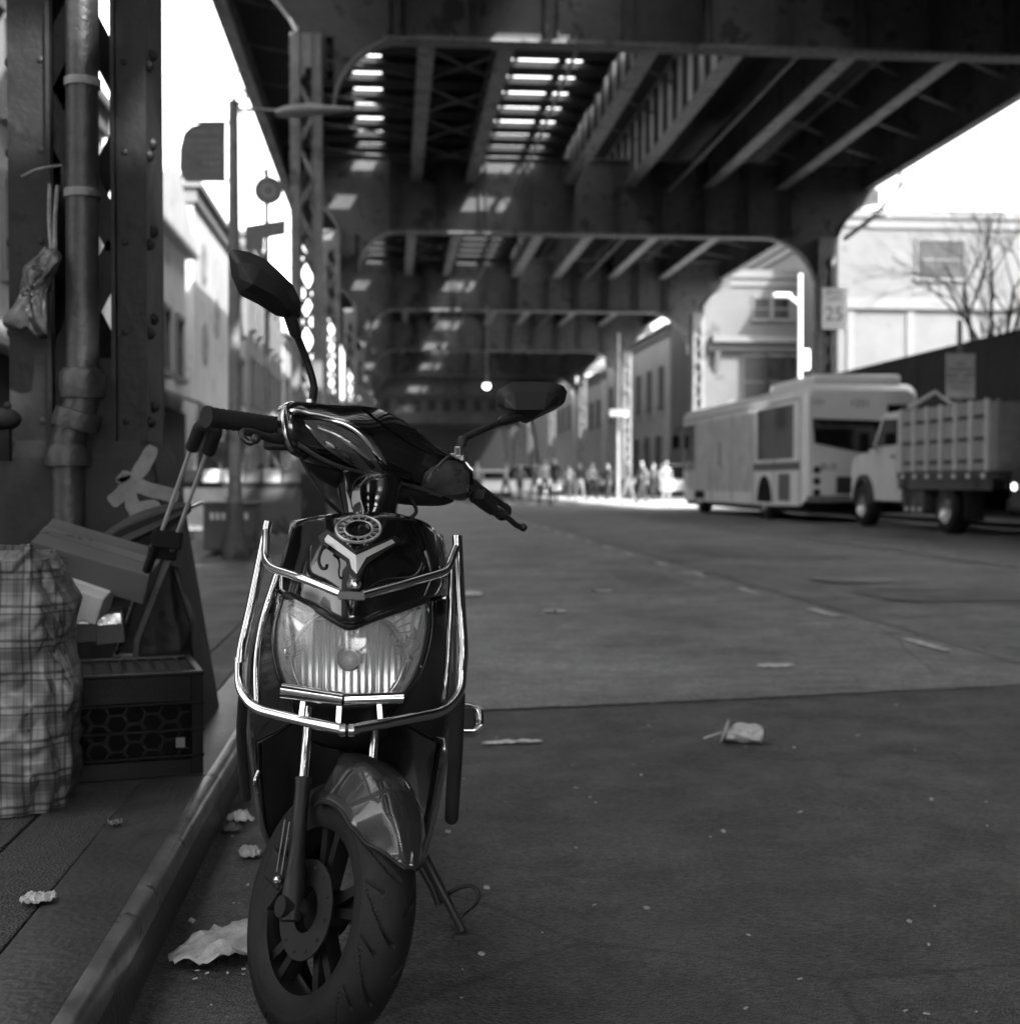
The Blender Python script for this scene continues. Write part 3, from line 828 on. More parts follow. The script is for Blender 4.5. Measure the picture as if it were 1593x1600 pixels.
# ---- headlamp: bright reflector bowl behind a clear fluted cover
lamp = bpy.data.objects.new('headlight', None); sc.collection.objects.link(lamp); lamp.parent = SC
outl = [(444, 934), (432, 985), (438, 1046), (462, 1090), (500, 1098), (541, 1100), (583, 1098), (620, 1092), (650, 1048), (665, 990), (667, 938), (606, 960), (546, 980), (498, 956)]
def lampY(x, y):
    u = (x - 548) / 115.0; v = (y - 1030) / 90.0
    return 2.175 + .065 * abs(u) ** 2.2 + .02 * max(0, -v) ** 2 + .03 * max(0, v) ** 2 - .0
M_REFL = mat('lamp_reflector', .8, .2, .85, var=.05, scale=12)
lensM = bpy.data.materials.new('clear_lens'); lensM.use_nodes = True
t_ = lensM.node_tree; t_.nodes.clear()
o_ = t_.nodes.new('ShaderNodeOutputMaterial'); tr = t_.nodes.new('ShaderNodeBsdfTransparent'); gl = t_.nodes.new('ShaderNodeBsdfGlossy')
gl.inputs['Roughness'].default_value = .06; tr.inputs[0].default_value = (.9, .9, .9, 1)
fr = t_.nodes.new('ShaderNodeFresnel'); fr.inputs[0].default_value = 1.45; mxs = t_.nodes.new('ShaderNodeMixShader')
ad = t_.nodes.new('ShaderNodeMath'); ad.operation = 'ADD'; ad.inputs[1].default_value = .06
t_.links.new(fr.outputs[0], ad.inputs[0]); t_.links.new(ad.outputs[0], mxs.inputs[0])
t_.links.new(tr.outputs[0], mxs.inputs[1]); t_.links.new(gl.outputs[0], mxs.inputs[2]); df = t_.nodes.new('ShaderNodeBsdfDiffuse'); df.inputs[0].default_value = (.8, .8, .8, 1); mx2 = t_.nodes.new('ShaderNodeMixShader'); mx2.inputs[0].default_value = .2
t_.links.new(mxs.outputs[0], mx2.inputs[1]); t_.links.new(df.outputs[0], mx2.inputs[2]); t_.links.new(mx2.outputs[0], o_.inputs[0])
def lens_grid(inset, dY, step=5):
    """cells of a fan from the outline to the centre, resampled"""
    pts = cr([Vector((x, y, 0)) for x, y in outl], 5, True); cx, cy = 548, 1030; rows = []
    for k in range(9):
        q = 1 - k / 8.3; row = []
        for p in pts:
            x = cx + (p.x - cx) * q * inset; y = cy + (p.y - cy) * q * inset
            row.append(S(x, y, lampY(x, y) + dY(x, y)))
        rows.append(row)
    return rows
rws = lens_grid(1.0, lambda x, y: 0)
m = MB(); m.grid(rws, True); m.add(rws[-1], [tuple(range(len(rws[-1])))])
sb(m, 'lens', lensM, lamp, smooth=60)
def bowl(x, y):
    dx = (x - 543) / 86.0; dy = (y - 1030) / 80.0; r = math.hypot(dx, dy)
    if r < 1: return .060 - .034 * r * r + .0006 * math.sin(dx * 46)
    return .014 + .008 * math.sin(math.atan2(dy, dx) * 8)
pts = cr([Vector((x, y, 0)) for x, y in outl], 8, True); rows = []
for k in range(40):
    q = (1 - k / 40.0) * .985; row = []
    for p in pts:
        x = 546 + (p.x - 546) * q; y = 1030 + (p.y - 1030) * q; row.append(S(x, y, lampY(x, y) + bowl(x, y)))
    rows.append(row)
m = MB(); m.grid(rows, True); m.add(rows[-1], [tuple(range(len(rows[-1])))]); sb(m, 'reflector', M_REFL, lamp, smooth=40)
# bright moulded wings either side of the bowl and a milky rim
M_WING = mat('lamp_wing', .85, .3, .15, var=.15, scale=40)
for s in (-1, 1):
    m = MB(); n_ = 10; Pa = []; Pb = []
    for i in range(n_ + 1):
        t_ = i / n_
        ang = R(200 + 0) if 0 else None
        if s < 0:
            a_ = (446 + 90 * t_, 948 + 26 * t_ ** .8); b__ = (543 - 92 * math.cos(R(-12 + 78 * t_)), 1030 - 84 * math.sin(R(-12 + 78 * t_)))
        else:
            a_ = (660 - 88 * t_, 950 + 24 * t_ ** .8); b__ = (545 + 92 * math.cos(R(-12 + 78 * t_)), 1030 - 84 * math.sin(R(-12 + 78 * t_)))
        z_ = .010 + (.007 if i % 2 else 0)
        Pa.append(S(a_[0], a_[1], lampY(*a_) + z_)); Pb.append(S(b__[0], b__[1], lampY(*b__) + z_ * .8))
    m.grid([Pa, Pb]); sb(m, 'side_reflector', M_WING, lamp, smooth=10)
rw = []
for q in (.995, .95, .90):
    rw.append([S(546 + (p.x - 546) * q, 1030 + (p.y - 1030) * q, lampY(546 + (p.x - 546) * q, 1030 + (p.y - 1030) * q) + .0035 + (1 - q) * .05) for p in pts])
m = MB(); m.grid(rw, True); sb(m, 'milky_rim', mat('milky_rim', .5, .35, .1, var=.2, scale=30), lamp, smooth=50)
m = MB()      # moulded ribs of the bowl and the wedge vanes of the side pockets
for i in range(17):
    x = 470 + i * 9.2; h = math.sqrt(max(0, 1 - ((x - 543) / 84.0) ** 2)) * 74
    if h > 10:
        ps = [S(x, 1030 + h * q, lampY(x, 1030 + h * q) + .006) for q in (-.92, -.5, 0, .4, .62, .93)]
        if abs(x - 543) < 16: ps = ps[:3] if False else [S(x, 1030 + h * q, lampY(x, 1030 + h * q) + .006) for q in (-.92, -.6, -.35)]
        m.tube(ps, .0011, 5)
for s, cx in ((-1, 455), (1, 635)):
    for i in range(7):
        a = R(200 + i * 16) if s > 0 else R(-20 - i * 16)
        x0, y0 = (612, 965 + 12) if s > 0 else (478, 977)
        x1 = 640 + i * 3 if s > 0 else 452 - i * 3; y1 = 958 + i * 14
        m.tube([S(x0 + s * i, y0 + i * 7, lampY(x0, y0) + .009), S(x1, y1, lampY(x1, y1) + .008)], .0016, 5)
sb(m, 'lens_flutes', mat('moulded_flutes', .6, .15, .3), lamp, smooth=50)
m = MB(); ring = [S(543 + 87 * math.cos(a), 1030 + 79 * math.sin(a), lampY(543 + 87 * math.cos(a), 1030 + 79 * math.sin(a)) + .008) for a in [2 * math.pi * k / 60 for k in range(60)] if math.sin(a) < .72]
ring = [S(543 + 87 * math.cos(a), 1030 + 79 * math.sin(a), lampY(543 + 87 * math.cos(a), 1030 + 79 * math.sin(a)) + .008) for a in [R(140) + R(260) * k / 50 for k in range(51)]]
m.tube(ring, .0030, 8); sb(m, 'bowl_rim', M_CHROME, lamp, smooth=60)
m = MB(); bc = S(545, 1033, 2.185); m.lathe([(0, -.002), (.010, .0), (.0155, .006), (.0165, .03)], bc, (0, 1, 0), 24)
sb(m, 'bulb_cap', mat('bulb_cap', .5, .35, .4, var=.4, scale=60), lamp, smooth=50)
m = MB(); m.lathe([(.017, .024), (.021, .03), (.023, .045)], bc, (0, 1, 0), 24)
sb(m, 'bulb_seat', mat('bulb_seat', .06, .4, .2), lamp, smooth=50)
# black brow between cowl and lamp
m = MB(); br = [(444, 930, 2.255), (470, 942, 2.232), (498, 954, 2.205), (522, 968, 2.18), (546, 979, 2.162), (572, 970, 2.18), (606, 958, 2.205), (640, 946, 2.232), (668, 936, 2.255)]
m.tube(cr([S(*b) for b in br], 4), .0065, 10); sb(m, 'lamp_brow', M_BPLAS, cowl, smooth=60)
m = MB(); lo = [S(x, y, lampY(x, y) + .004) for x, y in outl[:12]]
m.tube(cr([S(x, y, lampY(x, y) + .002) for x, y in outl[0:11]], 4), .0035, 8); sb(m, 'lamp_gasket', M_BPLAS, lamp, smooth=60)

# ---- chrome crash bars
GB = bpy.data.objects.new('crash_guard', None); sc.collection.objects.link(GB); GB.parent = SC
def ctube(name, pts, r, mm=M_CHROME, par=GB, f=.03, seg=16):
    m = MB(); m.tube(fillet([S(*p) for p in pts], f, 6), r, seg); return sb(m, name, mm, par, smooth=60)
ctube('upper_bar', [(416, 830, 2.262), (414, 874, 2.22), (424, 888, 2.185), (476, 905, 2.12), (532, 928, 2.075)], .0068, f=.018)
ctube('upper_bar', [(566, 930, 2.075), (640, 910, 2.125), (692, 895, 2.19), (700, 888, 2.20), (712, 856, 2.24)], .0068, f=.018)
m = MB(); m.bar(S(528, 930, 2.072), S(570, 932, 2.072), .005, .0125, up=(0, .2, 1)); sb(m, 'joint_plate', mat('dull_joint', .10, .5, .3), GB, bevel=.001)
ctube('side_post', [(419, 816, 2.275), (408, 872, 2.255), (392, 950, 2.225), (378, 1010, 2.20), (376, 1035, 2.195)], .0085, f=.05)
ctube('side_post', [(714, 838, 2.275), (716, 880, 2.26), (720, 960, 2.235), (724, 1020, 2.21), (722, 1048, 2.20)], .0085, f=.05)
ctube('inner_post', [(432, 900, 2.33), (412, 960, 2.29), (400, 1030, 2.27), (402, 1105, 2.24)], .006, f=.05)
ctube('inner_post', [(706, 880, 2.31), (704, 960, 2.29), (698, 1060, 2.27), (694, 1096, 2.24)], .006, f=.05)
ctube('lower_bar', [(374, 1028, 2.20), (374, 1078, 2.185), (398, 1108, 2.15), (470, 1126, 2.085), (537, 1141, 2.045)], .0082, f=.028)
ctube('lower_bar', [(722, 1040, 2.205), (720, 1082, 2.185), (694, 1112, 2.15), (624, 1126, 2.09), (545, 1141, 2.045)], .0082, f=.028)
m = MB()
for x in (535, 549): m.lathe([(.0083, -.005), (.0098, -.004), (.0098, .004), (.0083, .005)], S(x, 1141, 2.046), (1, 0, 0), 16)
sb(m, 'bar_collar', M_CHROMED, GB, smooth=40)
ctube('number_bar', [(440, 1079, 2.085), (536, 1093, 2.07)], .0112, f=.01)
ctube('number_bar', [(537, 1093, 2.07), (629, 1090, 2.085)], .0092, f=.01)
m = MB()
for x0, y0, x1, y1 in ((473, 1096, 470, 1122), (530, 1100, 528, 1134), (592, 1098, 594, 1124)):
    m.bar(S(x0, y0, 2.09), S(x1, y1, 2.085), .0075, .003, up=(0, 1, 0))
sb(m, 'bar_stay', M_CHROMED, GB)
m = MB(); m.tube(fillet([S(380, 1090, 2.20), S(376, 1150, 2.25), S(384, 1248, 2.32)], .04), .0085, 12)
sb(m, 'foam_sleeve', M_BRUB, GB, smooth=60)
m = MB(); m.tube([S(715, 1085, 2.20), S(711, 1180, 2.23), S(705, 1278, 2.26)], [.0125, .0125, .0118], 16); m.sph(S(705, 1278, 2.26), .0118, 12, 8)
sb(m, 'foam_sleeve', M_BRUB, GB, smooth=60)
ctube('side_stay', [(692, 1150, 2.40), (695, 1170, 2.38), (687, 1198, 2.40)], .004, M_CHROMED, f=.01, seg=8)
ctube('side_stay', [(404, 1205, 2.37), (397, 1222, 2.36), (404, 1238, 2.38)], .004, M_CHROMED, f=.01, seg=8)
# side crash loop and footrest seen past the right-hand bar
ctube('side_loop', [(700, 1146, 2.62), (738, 1146, 2.72), (749, 1136, 2.80), (750, 1112, 2.82), (738, 1104, 2.83), (690, 1102, 2.84)], .009, f=.02)
m = MB(); m.prism([S(716, 1106, 2.8), S(742, 1108, 2.8), S(744, 1138, 2.75), S(716, 1142, 2.75)], (0, .03, 0)); sb(m, 'footrest', M_BPLAS, SC, bevel=.004)

# ---- handlebar head
hsec = [(436, 636, 690, 2.345, .030), (452, 628, 708, 2.355, .050), (480, 629, 722, 2.38, .066), (520, 632, 735, 2.41, .082), (560, 634, 744, 2.435, .095), (600, 642, 753, 2.455, .10),
        (640, 664, 762, 2.475, .095), (675, 692, 773, 2.495, .08), (705, 706, 781, 2.51, .062), (725, 716, 783, 2.525, .045), (738, 732, 774, 2.535, .022)]
def hpar(px):
    for i in range(len(hsec) - 1):
        if hsec[i][0] <= px <= hsec[i + 1][0] or i == len(hsec) - 2:
            t = (px - hsec[i][0]) / (hsec[i + 1][0] - hsec[i][0]); t = max(0, min(1, t))
            p0 = hsec[max(0, i - 1)]; p1 = hsec[i]; p2 = hsec[i + 1]; p3 = hsec[min(len(hsec) - 1, i + 2)]
            return [.5 * ((2 * p1[k]) + (p2[k] - p0[k]) * t + (2 * p0[k] - 5 * p1[k] + 4 * p2[k] - p3[k]) * t * t + (3 * p1[k] - p0[k] - 3 * p2[k] + p3[k]) * t ** 3) for k in range(1, 5)]
def hpt(px, a, off=0.0):
    top, bot, Y, hy = hpar(px); mid = (top + bot) / 2; h = (bot - top) / 2
    ca = math.copysign(abs(math.cos(a)) ** .85, math.cos(a)); sa = math.copysign(abs(math.sin(a)) ** .85, math.sin(a))
    c = W(px, mid, Y); k = Y / 2100
    nrm = Vector((0, -ca, sa))
    return Vector((c.x, Y - hy * ca, c.z + h * k * sa)) + nrm * off
def hpx(px, py, off):
    top, bot, Y, hy = hpar(px); mid = (top + bot) / 2; h = (bot - top) / 2
    s_ = max(-.97, min(.97, (mid - py) / h)); sa = math.copysign(abs(s_) ** (1 / .85), s_)
    return hpt(px, math.asin(sa), off)
rows = [[hpt(436 + (738 - 436) * i / 48, 2 * math.pi * k / 40) for k in range(40)] for i in range(49)]
m = MB(); m.grid(rows, True)
for rr_ in (rows[0], rows[-1]): m.add(rr_, [tuple(range(40))])
hb = sb(m, 'handlebar_cover', M_GLOSSB, SC, smooth=50)
def patch(name, upper, lower, off, mm, par=hb, solid=.0, n=20, j=8):
    U = cr([Vector((x, y, 0)) for x, y in upper], 6); Lw = cr([Vector((x, y, 0)) for x, y in lower], 6)
    rs_ = []
    for i in range(n + 1):
        f = i / n * (len(U) - 1); a = U[int(f)].lerp(U[min(int(f) + 1, len(U) - 1)], f % 1); f = i / n * (len(Lw) - 1); b = Lw[int(f)].lerp(Lw[min(int(f) + 1, len(Lw) - 1)], f % 1)
        rs_.append([hpx(a.x + (b.x - a.x) * q / j, a.y + (b.y - a.y) * q / j, off + .0025 * math.sin(math.pi * q / j) * math.sin(math.pi * i / n)) for q in range(j + 1)])
    m = MB(); m.grid(rs_); return sb(m, name, mm, par, smooth=60)
M_SIGL = mat('smoked_lens', .10, .08, .25, var=.5, scale=22, coat=1.0)
patch('indicator_lens', [(478, 660), (510, 662), (550, 678), (585, 705), (606, 738)], [(482, 668), (505, 695), (535, 717), (570, 735), (602, 743)], .002, M_SIGL)
patch('indicator_lens', [(662, 738), (690, 722), (715, 724), (732, 740)], [(656, 758), (680, 768), (705, 772), (730, 768)], .002, M_SIGL)
patch('chrome_sweep', [(452, 642), (500, 651), (548, 664), (584, 690), (612, 738)], [(462, 652), (502, 659), (545, 672), (578, 700), (603, 743)], .0045, M_CHROME, n=28, j=4)
patch('chrome_sweep', [(604, 742), (630, 750), (655, 757), (690, 770)], [(602, 748), (628, 756), (652, 764), (688, 776)], .004, M_CHROMED, n=16, j=3)
patch('lower_sweep', [(470, 690), (505, 712), (545, 728), (590, 738)], [(468, 697), (505, 719), (545, 734), (590, 743)], .003, mat('grey_trim', .1), n=16, j=3)
patch('chrome_sweep', [(652, 762), (668, 742), (688, 722), (700, 714)], [(658, 764), (674, 744), (693, 724), (706, 716)], .004, M_CHROMED, n=12, j=2)
patch('instrument_glass', [(566, 640), (600, 645), (640, 668), (672, 694)], [(600, 668), (628, 688), (655, 704), (676, 712)], .003, M_GLASSD, n=14, j=8)
m = MB()       # shroud under the bars
m.tube(cr([W(478, 712, 2.39), W(530, 738, 2.43), W(585, 752, 2.45), W(650, 765, 2.48), W(706, 776, 2.51)], 5), [.012 + .022 * math.sin(math.pi * k / 20) ** .6 for k in range(21)], 16)
sb(m, 'lower_shroud', M_BPLAS, SC, smooth=60)
patch('lens_facet', [(500, 667), (535, 681), (566, 702), (588, 728)], [(500, 672), (532, 687), (560, 709), (582, 732)], .005, M_CHROMED, n=16, j=2)
patch('lens_facet', [(512, 690), (535, 702), (556, 720)], [(514, 697), (534, 708), (552, 725)], .005, M_CHROMED, n=12, j=2)
patch('lens_facet', [(690, 730), (706, 728), (722, 738)], [(686, 752), (704, 755), (720, 752)], .005, M_SIGL, n=10, j=4)
patch('chrome_sweep', [(446, 640), (447, 658), (452, 682), (462, 702)], [(440, 646), (441, 662), (446, 686), (456, 704)], .004, M_CHROMED, n=14, j=2)
# grips and levers
def gripm(a, b, r, name='grip'):
    m = MB(); n = 26; pts = []; rs_ = []
    for i in range(n + 1):
        pts.append(a.lerp(b, i / n)); rs_.append(r * (1.06 if i % 2 else .96) if 2 < i < n - 1 else r * 1.12)
    m.tube(pts, rs_, 16); return sb(m, name, M_BRUB, SC, smooth=40)
gripm(W(446, 668, 2.36), W(322, 651, 2.25), .0165)
gripm(W(735, 762, 2.54), W(786, 800, 2.66), .0165)
m = MB(); m.cyl(W(470, 676, 2.38), W(425, 668, 2.345), .021, 16); m.box(W(436, 690, 2.35), (.05, .05, .03)); sb(m, 'switch_block', M_BPLAS, SC, bevel=.006)
m = MB(); m.tube(cr([W(450, 690, 2.33), W(420, 684, 2.30), W(392, 676, 2.27), W(380, 676, 2.255), W(380, 684, 2.25), W(390, 692, 2.25), W(398, 688, 2.25)], 5), [.007] * 18 + [.0055] * 19, 10); m.sph(W(399, 686, 2.25), .0085, 12, 8)
sb(m, 'brake_lever', mat('black_lever', .03, .3, .3), SC, smooth=50)
m = MB(); m.tube(cr([W(742, 776, 2.52), W(766, 793, 2.56), W(778, 800, 2.58), W(792, 808, 2.60), W(806, 820, 2.62), W(815, 824, 2.63)], 4), [.013] * 6 + [.011] * 4 + [.006] * 11, 10); m.sph(W(817, 824, 2.63), .0085, 12, 8)
m.bar(W(748, 772, 2.5), W(768, 792, 2.54), .024, .02)
sb(m, 'brake_lever', MATS['black_lever'], SC, smooth=50)
# mirrors: dished dark shells on cranked stems
def mirror(outline, apexes, Y0, Y1, stem, rad):
    o = bpy.data.objects.new('mirror', None); sc.collection.objects.link(o); o.parent = SC
    n = len(outline)
    ring = [W(x, y, Y0 + (Y1 - Y0) * i_) for x, y, i_ in outline]
    m = MB(); ap = [W(x, y, Y) for x, y, Y in apexes]
    cen = sum(ring, Vector()) / n
    mid = []
    for p in ring:
        near = min(ap, key=lambda q: (q - p).length); mid.append(p.lerp(near, .38) + Vector((0, -.008, 0)))
    m.grid([ring, mid], True)
    vs = mid + ap
    for i in range(n):
        j = (i + 1) % n
        a = min(range(len(ap)), key=lambda k: (ap[k] - mid[i]).length); b = min(range(len(ap)), key=lambda k: (ap[k] - mid[j]).length)
        if a == b: m.add([mid[i], mid[j], ap[a]], [(0, 1, 2)])
        else: m.add([mid[i], mid[j], ap[b], ap[a]], [(0, 1, 2, 3)])
    back = [p + Vector((0, .012, 0)) for p in ring]
    m.grid([ring, back], True)
    sb(m, 'mirror_shell', M_BPLAS, o, bevel=.006, smooth=50, seg=4)
    m = MB(); q = [cen.lerp(p, .95) + Vector((0, .011, 0)) for p in ring]; m.add(q, [tuple(range(n))]); sb(m, 'mirror_glass', M_CHROME, o)
    m = MB(); m.tube(cr([W(*p) for p in stem], 5), rad[0], 12); sb(m, 'stem', M_BPLAS, o, smooth=50)
    m = MB(); a = W(*stem[0]); m.tube([a - Vector((0, 0, .006)), a + Vector((0, 0, .012))], .011, 6); m.tube([a - Vector((0, 0, .014)), a - Vector((0, 0, .004))], .015, 14)
    sb(m, 'stem_nut', M_CHROMED, o, bevel=.001)
    return o
mirror([(357, 394, 0), (364, 389, 0), (388, 393, .1), (414, 404, .25), (437, 425, .45), (458, 446, .7), (469, 470, .9), (469, 494, 1), (463, 499, 1), (430, 492, .8), (402, 474, .5), (374, 460, .25), (362, 432, .1)],
       [(396, 444, 2.30), (430, 462, 2.315)], 2.33, 2.37, [(487, 634, 2.42), (490, 612, 2.415), (489, 596, 2.41), (478, 560, 2.40), (462, 520, 2.38), (452, 492, 2.365)], [[.0075] * 8 + [.0065] * 12 + [.011] * 6])
mirror([(776, 618, 0), (780, 608, 0), (800, 597, .1), (826, 596, .3), (856, 597, .5), (880, 602, .8), (886, 612, 1), (882, 630, 1), (866, 641, .8), (840, 653, .5), (822, 662, .3), (808, 656, .2), (790, 642, .1), (776, 634, 0)],
       [(806, 640, 2.55), (850, 640, 2.565)], 2.60, 2.64, [(718, 708, 2.50), (722, 690, 2.505), (730, 682, 2.51), (755, 671, 2.53), (785, 658, 2.56), (812, 650, 2.58)], [[.009] * 8 + [.0065] * 12 + [.010] * 6])
# cables between bars and column
for a, b, c, d in (((470, 715, 2.36), (500, 770, 2.30), (530, 800, 2.33), (545, 820, 2.35)), ((640, 775, 2.44), (650, 800, 2.42), (630, 815, 2.40), (610, 825, 2.38))):
    m = MB(); m.tube(cr([W(*a), W(*b), W(*c), W(*d)], 6), .0035, 8)
    sb(m, 'cable', M_BRUB, SC, smooth=60)
# ---- the rest of the machine behind the shield (local frame coordinates)
Bx = lambda s: s
def lb(mb, name, mm, parent=SC, **k): return mb.build(name, mm, parent, **k)
m = MB(); m.bb(-.13, .13, .36, .82, .24, .30); lb(m, 'floorboard', M_BPLAS, bevel=.015)
def body_ring(y, hw, z0, z1): return [Vector((hw * math.copysign(abs(math.cos(a)) ** .5, math.cos(a)), y, (z0 + z1) / 2 + (z1 - z0) / 2 * math.copysign(abs(math.sin(a)) ** .5, math.sin(a)))) for a in [2 * math.pi * k / 24 for k in range(24)]]
m = MB(); rg = [body_ring(*a) for a in ((.80, .10, .28, .62), (.86, .125, .30, .66), (1.0, .135, .34, .67), (1.2, .13, .40, .68), (1.4, .10, .50, .69), (1.52, .05, .58, .70))]
m.grid(rg, True); m.add(rg[0], [tuple(range(24))]); m.add(rg[-1], [tuple(range(24))]); lb(m, 'rear_body', M_GLOSSB, smooth=50)
m = MB(); rg = [body_ring(*a) for a in ((.76, .06, .66, .70), (.82, .11, .655, .72), (1.0, .125, .66, .725), (1.15, .12, .665, .735), (1.4, .10, .69, .745), (1.5, .06, .70, .74))]
m.grid(rg, True); m.add(rg[0], [tuple(range(24))]); m.add(rg[-1], [tuple(range(24))]); lb(m, 'seat', mat('seat_vinyl', .02, .5, bump=.2), smooth=50)
C2 = Vector((0, 1.28, .205))
w2 = lambda c, r, th, w: c + Vector((w, -r * math.cos(th), r * math.sin(th)))
def lw():
    w = bpy.data.objects.new('wheel', None); sc.collection.objects.link(w); w.parent = SC
    tyre(C2, w2, 160).build('tyre', M_TYRE, w, smooth=60)
    m = MB(); rows = []
    for i in range(48):
        th = 2 * math.pi * i / 48; rows.append([w2(C2, r, th, x) for x, r in ((-.036, .16), (-.04, .152), (-.03, .137), (-.012, .131), (.012, .131), (.03, .137), (.04, .152), (.036, .16))])
    m.grid(rows, False, True); m.lathe([(0, -.05), (.09, -.05), (.095, .05), (0, .05)], C2, (1, 0, 0), 32); m.build('rim', M_RIM, w, smooth=35)
lw()
m = MB(); m.box((0, 1.0, .27), (.16, .42, .14)); lb(m, 'motor_case', M_STEEL, bevel=.03)
m = MB()
for s in (-.12, .12): m.cyl((s, 1.28, .22), (s * .9, 1.22, .5), .02, 10)
lb(m, 'rear_shock', M_CHROMED, smooth=40)
m = MB(); rs_ = [[Vector((x, 1.28 - math.cos(a) * .235, .205 + math.sin(a) * .235)) for x in (-.06, -.03, 0, .03, .06)] for a in [R(60 + k * 12) for k in range(9)]]
m.grid(rs_); lb(m, 'rear_mudguard', M_BPLAS, solid=.004, smooth=40)
# stands under the floor
m = MB()
ft = G(724, 1458, .012)
m.tube([W(662, 1338, 2.60), W(690, 1392, 2.61), Vector((ft.x, ft.y, .014))], [.010, .009, .007], 10)
m.tube([W(656, 1352, 2.62), W(676, 1388, 2.62), W(684, 1412, 2.62)], [.009, .008, .006], 8)
m.box(Vector((ft.x + .005, ft.y, .008)), (.045, .03, .008))
m.tube(cr([W(682, 1418, 2.62), W(692, 1404, 2.62), W(712, 1390, 2.60), W(734, 1384, 2.58), (W(746, 1394, 2.57)), W(744, 1410, 2.57), W(728, 1424, 2.58), W(716, 1434, 2.58)], 4), .0045, 8)
m.bar(W(700, 1420, 2.60), W(720, 1436, 2.60), .014, .006)
sb(m, 'side_stand', mat('stand_steel', .03, .45, .4), SC, smooth=50)
# ================================================================ THINGS ON THE LEFT PAVEMENT
KW = .129
# --- upturned milk crate
M_CRATE = mat('crate_plastic', .004, .5, var=.35, scale=14, bump=.15, bscale=120, v2=.02, patch=(30, .68), spec=.15)
cr_o = thing('milk_crate', 'upturned black plastic milk crate on the pavement beside the kerb', 'crate', (-.685, 3.60, KW), (0, 0, R(14)))
cw, cd, ch = .165, .165, .265
m = MB()
m.bb(-cw, cw, -cd, -cd + .006, ch - .075, ch); m.bb(-cw, cw, cd - .006, cd, ch - .075, ch)
m.bb(-cw, -cw + .006, -cd + .006, cd - .006, ch - .075, ch); m.bb(cw - .006, cw, -cd + .006, cd - .006, ch - .075, ch)
for z0, z1 in ((0, .045),):
    m.bb(-cw, cw, -cd, -cd + .006, z0, z1); m.bb(-cw, cw, cd - .006, cd, z0, z1); m.bb(-cw, -cw + .006, -cd + .006, cd - .006, z0, z1); m.bb(cw - .006, cw, -cd + .006, cd - .006, z0, z1)
for sx in (-1, 1):
    for sy in (-1, 1): m.box((sx * (cw - .012), sy * (cd - .012), ch / 2), (.03, .03, ch))
for z in (0.052, .118, .187, ch - .004):
    q = .006
    m.bb(-cw - q, cw + q, -cd - q, -cd, z - .004, z + .004); m.bb(-cw - q, cw + q, cd, cd + q, z - .004, z + .004)
    m.bb(-cw - q, -cw, -cd, cd, z - .004, z + .004); m.bb(cw, cw + q, -cd, cd, z - .004, z + .004)
m.build('frame', M_CRATE, cr_o, bevel=.0025, seg=1)
def hexes(face):
    m = MB(); s = .027
    for i in range(-3, 4):
        for j in range(3):
            cx = i * s * 1.62; cz = .07 + j * s * 1.74 + (s * .87 if i % 2 else 0)
            if cz > .185: continue
            p = [(cx + s * math.cos(R(60 * k)), cz + s * math.sin(R(60 * k)) * .95) for k in range(6)]
            for k in range(6):
                a, b = p[k], p[(k + 1) % 6]; a = (max(-cw + .02, min(cw - .02, a[0])), a[1]); b = (max(-cw + .02, min(cw - .02, b[0])), b[1])
                if abs(a[0] - b[0]) + abs(a[1] - b[1]) < .004: continue
                m.bar(face(*a), face(*b), .0035, .005)
    return m
for f in (lambda x, z: (x, -cd + .003, z), lambda x, z: (x, cd - .003, z), lambda x, z: (-cw + .003, x, z), lambda x, z: (cw - .003, x, z)):
    hexes(f).build('side_lattice', M_CRATE, cr_o)
m = MB()
for i in range(1, 9): m.bb(-cw + i * .0367 - .0035, -cw + i * .0367 + .0035, -cd + .006, cd - .006, ch - .012, ch - .003)
for i in range(1, 9): m.bb(-cw + .006, cw - .006, -cd + i * .0367 - .003, -cd + i * .0367 + .003, ch - .015, ch - .0065)
m.bb(-cw - .003, cw + .003, -cd - .003, -cd + .012, ch - .003, ch + .003); m.bb(-cw - .003, cw + .003, cd - .012, cd + .003, ch - .003, ch + .003)
m.bb(-cw - .003, -cw + .012, -cd + .012, cd - .012, ch - .003, ch + .003); m.bb(cw - .012, cw + .003, -cd + .012, cd - .012, ch - .003, ch + .003)
m.build('base_grid', mat('crate_plastic_rim', .04, .45, var=.3, scale=20), cr_o)
m = MB(); m.bb(-.145, .145, -.145, .145, .01, .235); m.build('contents', mat('crate_contents', .006, .9, spec=.05), cr_o)
m = MB(); m.bb(.10, .122, -cd - .0085, -cd - .006, .075, .10); m.build('sticker', mat('sticker_grey', .14, .7), cr_o)
